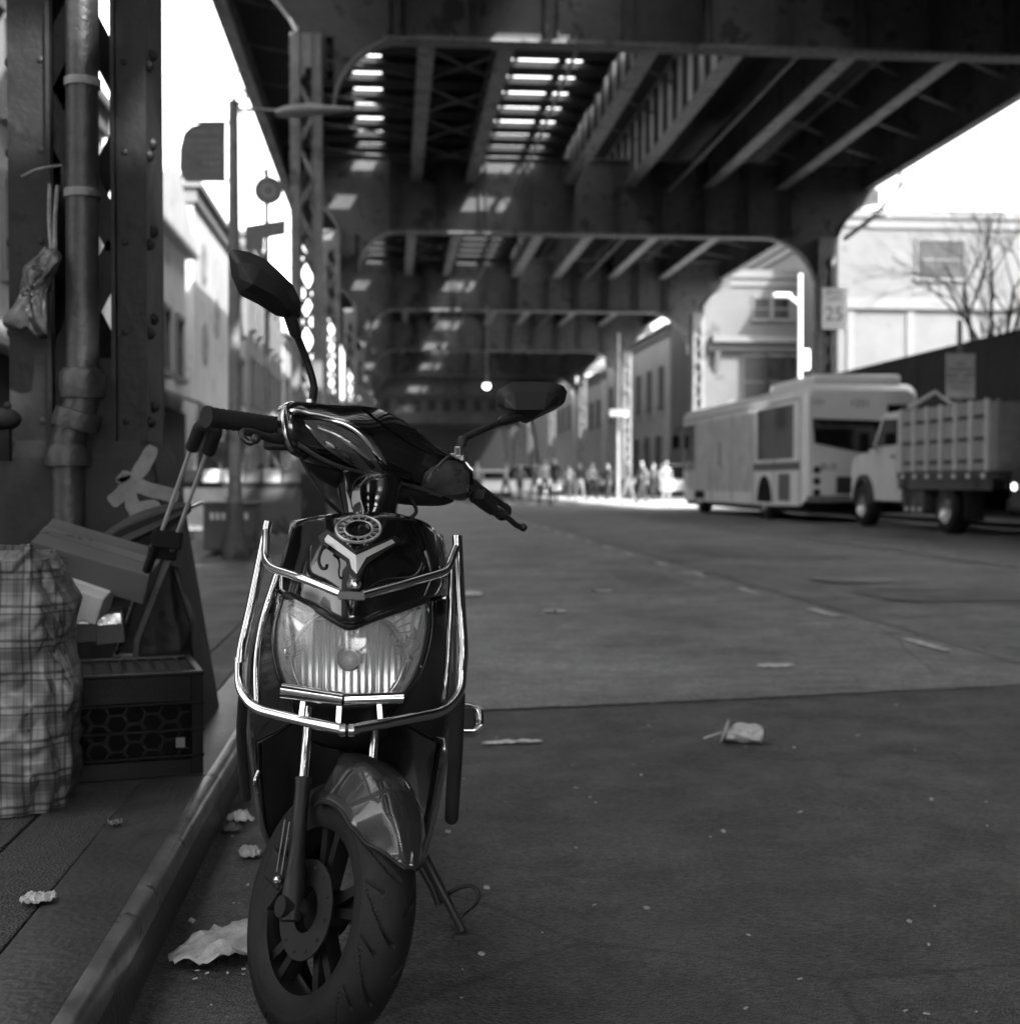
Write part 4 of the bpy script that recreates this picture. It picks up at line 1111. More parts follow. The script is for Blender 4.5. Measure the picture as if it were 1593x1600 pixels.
# --- woven plaid bag
M_BAG = bpy.data.materials.new('plaid_weave'); M_BAG.use_nodes = True
t = M_BAG.node_tree; N = t.nodes; Lk = t.links; b = N['Principled BSDF']; tc = N.new('ShaderNodeTexCoord'); sp = N.new('ShaderNodeSeparateXYZ'); Lk.new(tc.outputs['UV'], sp.inputs[0])
def stripes(axis, freqs):
    last = None
    for fq, ph, th, lo in freqs:
        a = N.new('ShaderNodeMath'); a.operation = 'MULTIPLY_ADD'; Lk.new(sp.outputs[axis], a.inputs[0]); a.inputs[1].default_value = fq; a.inputs[2].default_value = ph
        fr_ = N.new('ShaderNodeMath'); fr_.operation = 'FRACT'; Lk.new(a.outputs[0], fr_.inputs[0])
        gt = N.new('ShaderNodeMath'); gt.operation = 'LESS_THAN'; Lk.new(fr_.outputs[0], gt.inputs[0]); gt.inputs[1].default_value = th
        mr = N.new('ShaderNodeMapRange'); Lk.new(gt.outputs[0], mr.inputs[0]); mr.inputs[3].default_value = 1; mr.inputs[4].default_value = lo
        if last is None: last = mr.outputs[0]
        else:
            q = N.new('ShaderNodeMath'); q.operation = 'MULTIPLY'; Lk.new(last, q.inputs[0]); Lk.new(mr.outputs[0], q.inputs[1]); last = q.outputs[0]
    return last
s1 = stripes(0, [(9, .1, .42, .62), (9, .55, .09, .35), (9, .80, .07, .4), (27, 0, .2, .8)])
s2 = stripes(1, [(8, .3, .40, .66), (8, .75, .09, .35), (8, .95, .06, .45), (24, .3, .2, .8)])
q = N.new('ShaderNodeMath'); q.operation = 'MULTIPLY'; Lk.new(s1, q.inputs[0]); Lk.new(s2, q.inputs[1])
q2 = N.new('ShaderNodeMath'); q2.operation = 'MULTIPLY'; Lk.new(q.outputs[0], q2.inputs[0]); q2.inputs[1].default_value = .20
cb = N.new('ShaderNodeCombineColor')
for k in range(3): Lk.new(q2.outputs[0], cb.inputs[k])
Lk.new(cb.outputs[0], b.inputs['Base Color']); b.inputs['Roughness'].default_value = .38
bag = thing('woven_bag', 'bulging plaid woven plastic bag standing at the left edge', 'bag', (-.955, 3.20, KW), (0, 0, R(8)))
def soft_box(hx, hy, h, n=64, nz=48, seed=0, wr=.012, top=.9):
    rows = []; uv = []
    for j in range(nz + 1):
        v = j / nz; row = []
        for i in range(n):
            a = 2 * math.pi * i / n
            ca = math.copysign(abs(math.cos(a)) ** .42, math.cos(a)); sa = math.copysign(abs(math.sin(a)) ** .42, math.sin(a))
            f = (.93 + .10 * math.sin(math.pi * min(1, v * 1.15))) * (1 if v < top else 1 - (v - top) / (1 - top) * .18)
            p = Vector((hx * ca * f, hy * sa * f, h * v))
            w = wr * (mnoise.noise(p * 9 + Vector((seed, 0, 0))) + .6 * abs(mnoise.noise(p * 22 + Vector((0, seed, 0))))) + wr * .9 * mnoise.noise(Vector((a * 3, v * 3, seed)))
            nn = Vector((ca, sa, 0)).normalized(); row.append(p + nn * w + Vector((0, 0, (wr * 1.6 * mnoise.noise(Vector((a * 2, seed, 1)))) * v)))
        rows.append(row)
    return rows
rows = soft_box(.205, .15, .585, n=96, nz=80, seed=3, wr=.032, top=.80)
m = MB(); m.grid(rows, True); m.add(rows[-1][:], [tuple(range(96))]); m.add(rows[0][:], [tuple(range(96))])
bo = m.build('sack', M_BAG, bag, smooth=60)
uvl = bo.data.uv_layers.new(name='UVMap')
for pl in bo.data.polygons:
    cen = pl.center
    for li in pl.loop_indices:
        co = bo.data.vertices[bo.data.loops[li].vertex_index].co
        uvl.data[li].uv = ((co.x + .3) / .6 + .0 if abs(pl.normal.y) > abs(pl.normal.x) else (co.y + .3) / .6, (co.z) / .6)
m = MB()
m.tube(cr([(-.09, -.15, .5), (-.08, -.165, .60), (-.03, -.15, .66), (.02, -.16, .61), (.04, -.155, .5)], 6), .008, 6); m.build('handle', M_BPLAS, bag, smooth=50)
# --- dark bundle behind the crate and what lies on it
bn = thing('stuffed_black_sack', 'slumped black sack wedged between the crate and the column base', 'sack', (-.76, 3.90, KW), (0, 0, R(6)))
rows = soft_box(.19, .10, .50, seed=11, wr=.02, top=.7)
m = MB(); m.grid(rows, True); m.add(rows[-1][:], [tuple(range(64))]); m.build('sack', mat('black_sack', .008, .5, bump=.4, bscale=25, spec=.2), bn, smooth=50)
bx = thing('cardboard_box', 'long flat cardboard box tipped down to the right on the pile', 'box')
cA = W(152, 876, 3.62)
mb = Matrix.Translation(cA) @ Matrix.Rotation(R(17), 4, 'Y') @ Matrix.Rotation(R(20), 4, 'X')
m = MB(); m.box((0, 0, 0), (.31, .17, .085)); bx.location = mb.translation; bx.rotation_euler = mb.to_euler()
M_CARD = mat('cardboard', .075, .8, var=.15, scale=12)
m.build('carton', M_CARD, bx, bevel=.003)
m = MB(); m.bb(-.155, .155, -.02, .02, .0428, .0435); m.build('tape', mat('parcel_tape', .10, .3), bx)
m = MB()
for i, (w_, z_) in enumerate(((.07, .024), (.075, .012), (.06, .0), (.085, -.016), (.05, -.026))): m.bb(-.125, -.125 + w_, -.0862, -.0853, z_ - .003, z_ + .003)
m.build('printing', mat('box_print', .04, .8), bx)
bx2 = thing('white_carton', 'small pale paper carton under the tipped cardboard box', 'box')
mb = Matrix.Translation(W(112, 925, 3.56)) @ Matrix.Rotation(R(20), 4, 'Y') @ Matrix.Rotation(R(14), 4, 'X')
bx2.location = mb.translation; bx2.rotation_euler = mb.to_euler()
m = MB(); m.box((0, 0, 0), (.19, .13, .075)); m.build('carton', mat('pale_card', .42, .8, var=.15, scale=9), bx2, bevel=.004)
m = MB(); m.bb(-.094, .094, -.02, .03, .0378, .0388); m.build('label', M_PAPER, bx2)
for (px, py, w_, h_, lab) in ((128, 978, .085, .085, 'small dark carton under the pale one'), (172, 978, .075, .09, 'small black carton beside the folding trolley')):
    o = thing('small_carton', lab, 'box'); c = W(px, py, 3.70); o.location = c; o.rotation_euler = (0, R(-4), R(10))
    MB().box((0, 0, 0), (w_, .08, h_)).build('carton', mat('dark_card', .03, .55, var=.4, scale=20), o, bevel=.003)
    MB().box((0, -.0405, .022), (w_ * .8, .002, h_ * .3)).build('flap', mat('silver_foil', .5, .25, .7, bump=.4), o)
um = thing('folded_umbrella', 'folded black umbrella lying across the pile behind the trolley', 'umbrella', W(230, 830, 3.90))
uo = um.location
a, b_ = W(140, 862, 3.92) - uo, W(298, 792, 3.88) - uo
m = MB(); rows = []
for i in range(15):
    t_ = i / 14; p = a.lerp(b_, t_); r_ = .035 * math.sin(math.pi * (t_ * .85 + .1)) + .006
    rows.append([p + Vector((0, math.cos(k * .3927) * r_ * (1 + .3 * (k % 2)), math.sin(k * .3927) * r_ * (1 + .3 * (k % 2)))) for k in range(16)])
m.grid(rows, True); m.build('canopy', mat('umbrella_cloth', .012, .7), um, smooth=30)
MB().cyl(b_, b_ + (b_ - a) * .12, .006, 8).build('tip', M_CHROMED, um); MB().cyl(a, a - (b_ - a) * .15, .011, 8).build('handle', M_BPLAS, um)
# --- folding luggage trolley
tr_o = thing('folding_trolley', 'folding luggage trolley with chrome telescopic handle leaning over the crate', 'trolley', W(185, 1022, 3.75))
to = tr_o.location
def T(x, y, Y): return W(x, y, Y) - to
m = MB()
for x0, y0, x1, y1 in ((306, 678, 250, 838), (331, 684, 274, 842)):
    m.cyl(T(x0, y0, 3.26), T(x1, y1, 3.50), .0052, 10)
m.build('upper_tube', mat('aluminium', .62, .35, .45, var=.1, scale=30), tr_o, smooth=50)
m = MB(); m.cyl(T(243, 842, 3.50), T(183, 1020, 3.74), .0085, 10); m.build('lower_tube', M_CHROMED, tr_o, smooth=50)
m = MB(); m.cyl(T(272, 850, 3.50), T(214, 1000, 3.74), .0085, 10); m.build('lower_tube', M_STEEL, tr_o, smooth=50)
m = MB(); m.tube(fillet([T(300, 700, 3.29), T(314, 662, 3.23), T(340, 668, 3.23), T(326, 706, 3.29)], .02), .016, 12)
m.build('hand_grip', M_BRUB, tr_o, smooth=50)
m = MB(); m.bar(T(238, 840, 3.49), T(284, 846, 3.49), .03, .045); m.bar(T(232, 862, 3.52), T(276, 868, 3.52), .026, .03); m.bar(T(245, 850, 3.49), T(224, 905, 3.56), .018, .02)
m.build('slide_lock', M_BLACK, tr_o, bevel=.004)
m = MB(); m.tube(fillet([T(183, 1020, 3.74), T(181, 1026, 3.78), T(212, 1026, 3.78), T(214, 1000, 3.74)], .01), .009, 8); m.build('foot_frame', M_STEEL, tr_o)
# --- hanging plastic bag, on the column
pb = thing('plastic_bag', 'knotted dark plastic bag dangling by cords from the near column', 'bag', W(60, 470, 3.98))
po = pb.location
def P_(x, y, Y=3.98): return W(x, y, Y) - po
out = [(78, 388), (96, 400), (88, 424), (76, 460), (74, 515), (66, 528), (52, 522), (44, 515), (30, 518), (6, 508), (10, 492), (26, 470), (34, 440), (36, 420), (52, 405)]
cen = P_(58, 460); ring = cr([P_(x, y) for x, y in out], 4, True); rows = []
for k in range(8):
    q_ = 1 - k / 8; rows.append([cen.lerp(p, q_) + Vector((0, -.05 * (1 - q_ ** 2) + .022 * mnoise.noise(p * 30 + Vector((k * .6, 0, 0))), 0)) for p in ring])
m = MB(); m.grid(rows, True); m.add(rows[-1], [tuple(range(len(ring)))])
m.build('bag', mat('grey_film', .075, .3, var=.4, scale=20, bump=.4, bscale=30), pb, smooth=40, solid=.004)
m = MB()
for (x0, y0, x1, y1) in ((78, 288, 80, 390), (90, 290, 86, 392), (72, 388, 60, 408)): m.tube(cr([P_(x0, y0, 4.06), P_((x0 + x1) / 2 - 2, (y0 + y1) / 2, 4.04), P_(x1, y1, 4.0)], 5), .006, 6)
m.tube(cr([P_(34, 276, 4.07), P_(60, 264, 4.05), P_(96, 258, 4.07)], 5), .004, 6)
m.build('cord', mat('pale_cord', .16, .6, var=.5, scale=40), pb, smooth=50)
bb_ = thing('black_bundle', 'round black bundle resting on the ledge of the column base', 'bundle', W(8, 655, 3.98))
m = MB(); m.sph((0, 0, 0), .045, 20, 14, (1.0, .9, .72)); o = m.build('bundle', M_BLACK, bb_, smooth=60)
m = MB(); m.sph((.01, -.01, .038), .012, 8, 6); m.bar((0, 0, -.12), (0, 0, -.02), .03, .03, up=(0, 1, 0)); m.build('knot', M_BLACK, bb_)

# ================================================================ LITTER
def litter(px, py, w, d, label, name='paper_scrap', z=.006, mt=M_PAPER, crumple=.012, rot=0, seed=0, cat='litter', grp=None, poly=None, hgt=0, Y=None):
    if Y: c = G(px, py, z)
    c = G(px, py, z)
    o = thing(name, label, cat, (c.x, c.y, z), (0, 0, R(rot)), grp)
    m = MB(); rows = []
    for i in range(15):
        u = i / 14 * 2 - 1; row = []
        for j in range(15):
            v = j / 14 * 2 - 1
            rr = 1 + .18 * mnoise.noise((math.atan2(v, u) * 1.3, seed, 0)) + .07 * mnoise.noise((math.atan2(v, u) * 5, seed, 2))
            # square to rounded
            x = u * math.sqrt(1 - v * v / 2.6) * w / 2 * rr; y = v * math.sqrt(1 - u * u / 2.6) * d / 2 * rr
            h = abs(mnoise.noise((u * 1.7 + seed, v * 1.7, 1))) * crumple * 2 + crumple * .5 * (1 + mnoise.noise((u * 5, v * 5, seed))) + hgt * (1 - u * u) * (1 - v * v)
            row.append(Vector((x, y, h)))
        rows.append(row)
    m.grid(rows); m.build('sheet', mt, o, solid=.0015, smooth=30)
    return o
LG = 'scraps of litter lying on the road'
litter(360, 1484, .145, .25, 'largest crumpled paper sheet in the gutter beside the front wheel', 'crumpled_paper', mt=M_DIRTP, rot=-38, seed=1, crumple=.02, hgt=.012)
litter(390, 1336, .05, .08, 'dry curled pale leaf in the gutter by the leg shield', 'fallen_leaf', mt=M_DIRTP, rot=15, seed=2, crumple=.008, cat='leaf', hgt=.01)
litter(376, 1284, .07, .05, 'pale crumpled tissue in the gutter behind the curled leaf', 'crumpled_tissue', rot=-30, seed=3, crumple=.010, hgt=.02)
litter(362, 1300, .05, .04, 'small grey crumpled scrap against the kerb beside the tissue', 'paper_scrap', rot=10, seed=33, crumple=.008, mt=mat('grey_scrap', .12, .8), hgt=.01)
litter(60, 1409, .062, .05, 'small twisted white wrapper on the pavement', 'twisted_wrapper', z=KW + .003, mt=M_DIRTP, rot=30, seed=4, crumple=.007, hgt=.01)
litter(180, 1290, .03, .03, 'tiny grey scrap on the pavement joint', 'paper_scrap', z=KW + .003, rot=30, seed=5, crumple=.008, mt=mat('grey_scrap', .12))
litter(800, 1162, .20, .035, 'narrow white paper strip on the road by the footrest', 'paper_strip', rot=8, seed=6, crumple=.008)
litter(867, 957, .15, .12, 'small white scrap lying midway up the near lane', rot=5, seed=7, grp=None)
litter(938, 925, .17, .09, 'faint flat white scrap beyond the midway scrap', mt=M_DIRTP, rot=0, seed=8)
litter(736, 931, .15, .24, 'bright crumpled paper on the road just right of the chrome bar', 'crumpled_paper', rot=20, seed=9, crumple=.02)
litter(1211, 1041, .17, .11, 'flat bright white card near the dashed line', 'paper_card', rot=3, seed=10, crumple=.006)
litter(1083, 897, .26, .34, 'pale torn bag lying across the dashed line', 'torn_bag', mt=M_DIRTP, rot=10, seed=11, crumple=.012, cat='bag')
litter(828, 893, .08, .16, 'small pale fleck far up the near lane', mt=M_DIRTP, rot=10, seed=12)
for i, (x, y) in enumerate(((760, 1388), (752, 1492), (900, 1232), (1340, 1150), (1400, 1102), (1130, 1300), (700, 1300), (1010, 1420), (860, 1035), (980, 1035), (1250, 1270), (1455, 1250), (300, 1440), (520, 1590)) + tuple((rnd.uniform(700, 1580), 1130 + 460 * rnd.random() ** 1.3) for _ in range(34)) + tuple((rnd.uniform(290, 390), rnd.uniform(1250, 1590)) for _ in range(14))):
    c = G(x, y, .006); gs_ = (1.0 if i < 14 else rnd.uniform(.3, .8)); o = MB().box((0, 0, 0), (.012 * gs_, .008 * gs_, .004 * gs_)).build('road_grit', M_DIRTP, None, loc=(c.x, c.y, .008)); o.rotation_euler = (0.3, .2, i)
    tag(o, 'tiny pale chip of grit lying on the dark asphalt', 'grit', 'pale grit chips on the road')
# flattened clear plastic cup
cc = G(1160, 1148, .03); cup = thing('plastic_cup', 'crushed translucent plastic cup with lid lying on the dark asphalt', 'cup', (cc.x, cc.y, .034), (0, 0, R(-14)))
M_CUP = mat('cloudy_plastic', .42, .22, var=.25, scale=18, coat=.4)
m = MB(); rows = []
for i in range(10):
    x = -.055 + i * .0135; r_ = .028 + i * .0012
    rows.append([Vector((x, math.cos(k * math.pi / 10) * r_ * (1.3 + .45 * mnoise.noise((i * .5, k * .6, 1))), math.sin(k * math.pi / 10) * r_ * (.8 + .5 * mnoise.noise((i * .4, k * .5, 7))) - .002)) for k in range(20)])
m.grid(rows, True); m.add(rows[0], [tuple(range(20))]); m.build('cup', M_CUP, cup, smooth=40, solid=.001)
m = MB(); m.lathe([(.0, .005), (.03, .004), (.042, .0), (.042, -.004)], (-.062, .0, .006), (-1, 0, .35), 24); m.cyl((-.07, .01, 0), (-.13, .02, -.024), .004, 8)
m.build('lid', M_CUP, cup, smooth=40)
# ================================================================ BUILDINGS
M_BW = mat('pale_render', .105, .85, var=.22, scale=.6, v2=.07, patch=(.9, .6))
M_BWL = mat('pale_stucco', .42, .85, var=.15, scale=.8, v2=.3, patch=(1.1, .58))
M_BG = mat('grey_brick', .2, .85, var=.15, scale=1.2, v2=.15, patch=(1.4, .58))
M_BD = mat('dark_brick', .12, .85, var=.2, scale=1.0)
M_BM = mat('mid_render', .42, .85, var=.15, scale=.8, v2=.3, patch=(1.2, .6))
M_TRIM = mat('stone_trim', .115, .7, var=.1, scale=2)
M_SHOP = mat('shop_dark', .03, .6, var=.5, scale=2, spec=.1)
def block(name, label, x0, x1, y0, y1, h, wall, face, wins, cornice=True, roofm=None, extra=None):
    """box building; face 'E' (+X), 'W' (-X), 'S' (-Y): window list (a0,a1,z0,z1) along that face"""
    o = thing(name, label, 'building', ((x0 + x1) / 2, (y0 + y1) / 2, 0))
    cx, cy = o.location.x, o.location.y; hx, hy = (x1 - x0) / 2, (y1 - y0) / 2
    m = MB(); m.bb(-hx, hx, -hy, hy, 0, h)
    m.build('wall', wall, o)
    def pt(f, a, d, z):
        if f == 'E': return (hx + d, a - cy, z)
        if f == 'W': return (-hx - d, a - cy, z)
        return (a - cx, -hy - d, z)
    for f, a0, a1, z0, z1 in wins:
        def bbx(mb, p0, p1, d0, d1, q0, q1):
            P0 = pt(f, p0, d0, q0); P1 = pt(f, p1, d1, q1); mb.bb(min(P0[0], P1[0]), max(P0[0], P1[0]), min(P0[1], P1[1]), max(P0[1], P1[1]), q0, q1)
        w = MB(); bbx(w, a0, a1, .004, .03, z0, z1); w = w.build('window', M_GLASSM, o)
        fr_ = MB(); t_ = .09
        bbx(fr_, a0 - t_, a0, .002, .10, z0, z1); bbx(fr_, a1, a1 + t_, .002, .10, z0, z1); bbx(fr_, a0 - t_, a1 + t_, .002, .12, z1, z1 + t_ * 1.6)
        bbx(fr_, a0 - t_ * 1.5, a1 + t_ * 1.5, .002, .18, z0 - .14, z0); bbx(fr_, a0, a1, .031, .06, (z0 + z1) / 2 - .03, (z0 + z1) / 2 + .03)
        fr_.build('frame', M_TRIM, w)
    if cornice:
        m = MB(); m.bb(-hx - .25, hx + .25, -hy - .25, hy + .25, h, h + .18); m.bb(-hx - .12, hx + .12, -hy - .12, hy + .12, h - .4, h - .02)
        m.build('cornice', M_TRIM, o)
    m = MB(); m.bb(-hx + .4, hx - .4, -hy + .4, hy - .4, h + .181, h + .5); m.build('roof', M_BD, o)
    return o
def wgrid(f, a0, a1, step, w, zs, h):
    out = []; a = a0
    while a + w <= a1:
        for z in zs: out.append((f, a, a + w, z, z + h))
        a += step
    return out
LX = -5.6
b1 = block('brick_terrace', 'pale terrace building seen through the gap left of the near column', -16, LX, 3, 27, 8.0, M_BWL, 'E', wgrid('E', 7, 25, 2.6, 1.2, (3.9, 6.2), 1.3))
b2 = block('shop_building', 'grey two storey building behind and left of the camera', -16, LX, -34, -6.5, 13, M_BG, 'E', wgrid('E', -30, -9, 3.2, 1.3, (4.2, 7.6), 1.8))
b3 = block('gabled_building', 'narrow pale building with a pointed gable right of the near column', -16, LX, 30.5, 37.5, 7.0, M_BWL, 'E', wgrid('E', 31.3, 37.4, 2.1, 1.0, (3.6,), 1.5), cornice=False)
m = MB(); m.prism([(LX + .3 - b3.location.x, -3.9, 7.0), (LX + .3 - b3.location.x, 3.9, 7.0), (LX + .3 - b3.location.x, -.2, 9.0)], (-9, 0, 0)); m.build('gable', M_BWL, b3)
b4 = block('mural_building', 'bright two storey building with round painted medallions on its wall', -15, LX, 39, 52, 9.2, M_BWL, 'E', wgrid('E', 47.5, 52, 2.4, 1.0, (3.8, 6.3), 1.5))
m = MB()
for (y, z) in ((41.0, 7.4), (41.2, 5.0), (44, 6.1)):
    m.lathe([(0.0, .02), (.35, .02), (.36, .035), (.62, .035), (.66, .006)], (LX + .0 - b4.location.x, y - b4.location.y, z), (1, 0, 0), 24)
m.build('medallion', mat('faded_mural', .25, .8, var=.6, scale=2.5, v2=.1, patch=(2.5, .55)), b4)
b5 = block('row_house', 'grey brick row farther up the left pavement', -15, LX, 53, 70, 10.4, M_BG, 'E', wgrid('E', 54, 70, 2.6, 1.1, (4, 7), 1.7))
b6 = block('row_house', 'pale row at the far left end of the street', -15, LX, 71, 130, 8.5, M_BM, 'E', wgrid('E', 72, 128, 4.6, 1.5, (4.2,), 2.0))
# shop fronts and awnings at street level on the left
for i, (y0, y1, bld, mt) in enumerate(((31, 37, b3, M_SHOP), (39.5, 51.5, b4, M_SHOP), (54, 69, b5, M_SHOP), (7, 24, b1, M_SHOP))):
    m = MB(); X = LX - bld.location.x; m.bb(X + .005, X + .06, y0 - bld.location.y, y1 - bld.location.y, .3, 2.7); m.build('shop_front', mt, bld)
    m = MB(); n_ = 8
    rows = [[Vector((X + .06, y0 - bld.location.y, 3.1)), Vector((X + .06, y1 - bld.location.y, 3.1))], [Vector((X + 1.3, y0 - bld.location.y, 2.65)), Vector((X + 1.3, y1 - bld.location.y, 2.65))], [Vector((X + 1.31, y0 - bld.location.y, 2.4)), Vector((X + 1.31, y1 - bld.location.y, 2.4))]]
    m.grid(rows); m.build('awning', mat('awning_%d' % i if False else ('pale_canvas' if i % 2 else 'dark_canvas'), .45 if i % 2 else .06, .8), bld, solid=.03)
# right side
bR = block('unseen_shade_block', 'tall dark brick block added out of view on the right to shade the bus and truck', 14.2, 30, -34, 23.5, 17, M_BD, 'W', wgrid('W', -30, 19, 3.4, 1.6, (3.5, 7.5, 10.8), 2.2))  # unseen block, added to keep the sun off bus, truck and sign
wB = [('S', 24.0, 26.2, 10.2, 11.9)] + [('S', 30.0, 31.6, 6.0, 8.0)]
bB = block('civic_building', 'large pale stone building with one dark square window above the long dark fence', 20.3, 38, 60, 80, 12.9, M_BW, 'S', wB + wgrid('W', 62, 78, 4, 1.4, (4, 8.2), 2))
hx = 8.85
m = MB(); m.bb(-hx - .02, hx, -10.25, -10.003, 8.75, 9.25); m.bb(-hx + 1.4, hx, -10.12, -10.004, 9.9 + 2.55, 12.4 + .1); m.build('string_course', M_TRIM, bB)
m = MB()
for x in (-hx + .4, -hx + 3.2, -hx + 8): MB().bb(x, x + .35, -10.1, -10.0045, 0, 8.7).build('pilaster', M_TRIM, bB)
wA = [('S', 18.0, 18.8, 9.0, 10.0), ('S', 19.0, 19.8, 9.0, 10.0), ('S', 20.2, 20.9, 9.0, 10.0), ('S', 17.5, 18.6, 4.6, 7.1), ('S', 18.7, 19.7, 4.6, 7.1), ('S', 19.8, 20.8, 4.6, 7.1)]
bA = block('corner_house', 'pale corner house with bay windows and a balcony ledge framed by the second arch', 15.5, 21.2, 66, 74, 11.0, M_BW, 'S', wA + [('W', 67.5, 68.5, 6, 8)])
m = MB(); m.bb(-2.6, 2.85, -4.9, -4.002, 7.75, 8.05); m.bb(-2.6, 2.85, -4.92, -4.85, 8.05, 8.5) if False else None
m.bb(-2.7, 2.85, -4.35, -4.0025, 7.35, 7.74); m.build('balcony', M_TRIM, bA)
m = MB(); m.prism([(-2.4, -4.003, 7.3), (-2.4, -4.6, 7.3), (-2.4, -4.003, 6.2)], (.25, 0, 0)); m.build('bracket', M_TRIM, bA)
m = MB(); m.lathe([(.0, .01), (.28, .01), (.3, .12), (.42, .12), (.44, .002)], (-1.4, -4.0, 4.5), (0, -1, 0), 24); m.build('roundel', M_BG, bA)
bC = block('brick_row', 'long grey building with narrow upright windows framed by the third arch', 15.6, 27, 75, 97, 9.6, M_BM, 'W', wgrid('W', 76.5, 96, 3.6, .9, (5.2,), 2.2) + wgrid('W', 77, 96, 3.6, 1.3, (1.2,), 2.2))
bD = block('brick_row', 'small distant pale building seen under the far girders', 15.4, 26, 98, 112, 8.8, M_BWL, 'W', wgrid('W', 99, 111, 3.4, 1.0, (5,), 1.8))
bE = block('brick_row', 'most distant pale building where the street closes', 15.2, 26, 113, 132, 10.5, M_BWL, 'W', wgrid('W', 114, 130, 4, 1.2, (5.5,), 1.8))
bF = block('brick_row', 'dim building closing the far end of the street', -20, 24, 150, 160, 9.5, mat('far_dark_brick', .02, .95, spec=.02), 'S', [], cornice=False)
# --- dark hoarding
fn = thing('hoarding', 'long dark plywood fence rising behind the parked truck', 'fence', (13.25, 20, .126))
m = MB()
for i in range(32): m.bb(-.02 + .008 * (i % 2), .02 + .008 * (i % 2), -13 + i * 1.0, -13.0 + i * 1.0 + .985, 0, 3.92)
m.build('panel', mat('dark_plywood', .018, .8, var=.35, scale=1.5), fn)
m = MB()
for i in range(11): m.bb(.04, .14, -13 + i * 3.1, -12.9 + i * 3.1, 0, 3.96)
m.bb(-.05, .06, -13, 19, 3.925, 3.97); m.build('post', M_WOOD, fn)
# --- bare tree behind the hoarding
tree = thing('bare_tree', 'leafless tree spreading twigs over the dark fence at the right', 'tree', (16.4, 35.5, 0))
M_BARK = mat('bark', .06, .9, var=.4, scale=8, bump=.4)
tr_m = MB(); cr_m = MB(); rt = random.Random(5)
def branch(p, d, L, r, lev):
    n_ = 4; pts = [p]; rs_ = [r]
    for i in range(n_):
        d = (d + Vector((rt.uniform(-.16, .16), rt.uniform(-.16, .16), rt.uniform(-.04, .14)))).normalized(); p = p + d * (L / n_); pts.append(p); rs_.append(r * (1 - .5 * (i + 1) / n_))
    (tr_m if lev == 0 else cr_m).tube(pts, rs_, 7 if lev < 2 else 4)
    if lev < 5:
        for k in range((3, 4)[lev % 2] if lev else 7):
            i = rt.choice((2, 3, 4)); a = rt.uniform(0, 6.28); sp_ = rt.uniform(.4, .85)
            q = d.cross(Vector((math.cos(a), math.sin(a), .3))).normalized()
            branch(pts[i], (d * math.cos(sp_) + q * math.sin(sp_)).normalized(), L * rt.uniform(.56, .76), rs_[i] * .66, lev + 1)
branch(Vector((0, 0, 0)), Vector((-.06, 0, 1)), 4.4, .2, 0)
tr_m.build('trunk', M_BARK, tree, smooth=50); cr_m.build('crown', M_BARK, tree)

# ================================================================ SIGNS, POSTS, WIRES
def board(o, name, c, w, h, mt, tck=.012, rounded=0):
    m = MB(); m.box(c, (w, tck, h)); return m.build(name, mt, o)
M_SIGN = mat('sign_face', .62, .6, var=.15, scale=6)
M_SIGNT = mat('sign_text', .05, .6)
def lines_text(o, body, size, x, y, z, mt=M_SIGNT, name='lettering', sp=1.0, align='CENTER'):
    text_mb(body, size, lambda u, v: Vector((x + u, y, z + v)), align=align, spacing=sp).build(name, mt, o)
# speed sign on the right column
p25 = W(1303, 482, 35.5)
s25 = thing('speed_sign', 'white speed limit sign reading 25 on the dark column', 'sign', p25)
board(s25, 'panel', (0, 0, 0), .70, 1.12, M_SIGN); lines_text(s25, 'SPEED\nLIMIT', .17, 0, -.008, .34); lines_text(s25, '25', .52, 0, -.0081, -.16)
# parking sign in front of the hoarding
sp_ = W(1500, 587, 24.5); gs = thing('parking_sign', 'tall white parking notice on a post in front of the dark fence', 'sign', (sp_.x, 24.5, .126))
board(gs, 'panel', (0, 0, sp_.z - .126), .56, .84, M_SIGN); lines_text(gs, 'NO\nPARKING\n8AM - 6PM\nMONDAY\nFRIDAY', .115, 0, -.008, sp_.z - .126 + .0)
m = MB(); m.cyl((0, .05, 0), (0, .05, sp_.z - .126 + 1.05), .045, 10); m.build('post', M_STEEL, gs)
# near street lamp with banner at the left
LPx = W(366, 500, 13.2).x
sl = thing('street_lamp', 'slim dark street pole with a rounded banner and an arm reaching over the road', 'street lamp', (LPx, 13.2, .126))
def SLp(x, y, Y=13.2): return W(x, y, Y) - Vector((LPx, 13.2, .126))
top = SLp(366, 158)
m = MB(); m.tube([(0, 0, 0), (0, 0, .5), (0, 0, 2.5), (0, 0, top.z)], [.085, .066, .056, .046], 14); m.build('pole', M_STEEL, sl, smooth=50)
m = MB(); m.lathe([(.0, 0), (.13, 0), (.14, .12), (.085, .3), (.07, .55)], (0, 0, 0), (0, 0, 1), 12); m.build('base', M_STEELD, sl, smooth=30)
m = MB(); m.tube(cr([SLp(366, 165), SLp(385, 152), SLp(378, 140), SLp(366, 146), SLp(364, 160)], 4), .012, 6); m.tube(cr([SLp(368, 172), SLp(400, 171), SLp(450, 174)], 4), .018, 8); m.build('arm', M_STEEL, sl, smooth=40)
m = MB(); rows = []
for i, (x, y, hh) in enumerate(((430, 177, 5), (445, 175, 9), (480, 172, 10), (515, 171, 6), (548, 170, 3))):
    c = SLp(x, y); r_ = hh / 2100 * 13.2; rows.append([c + Vector((0, math.cos(k * math.pi / 6) * r_ * 1.6, math.sin(k * math.pi / 6) * r_)) for k in range(12)])
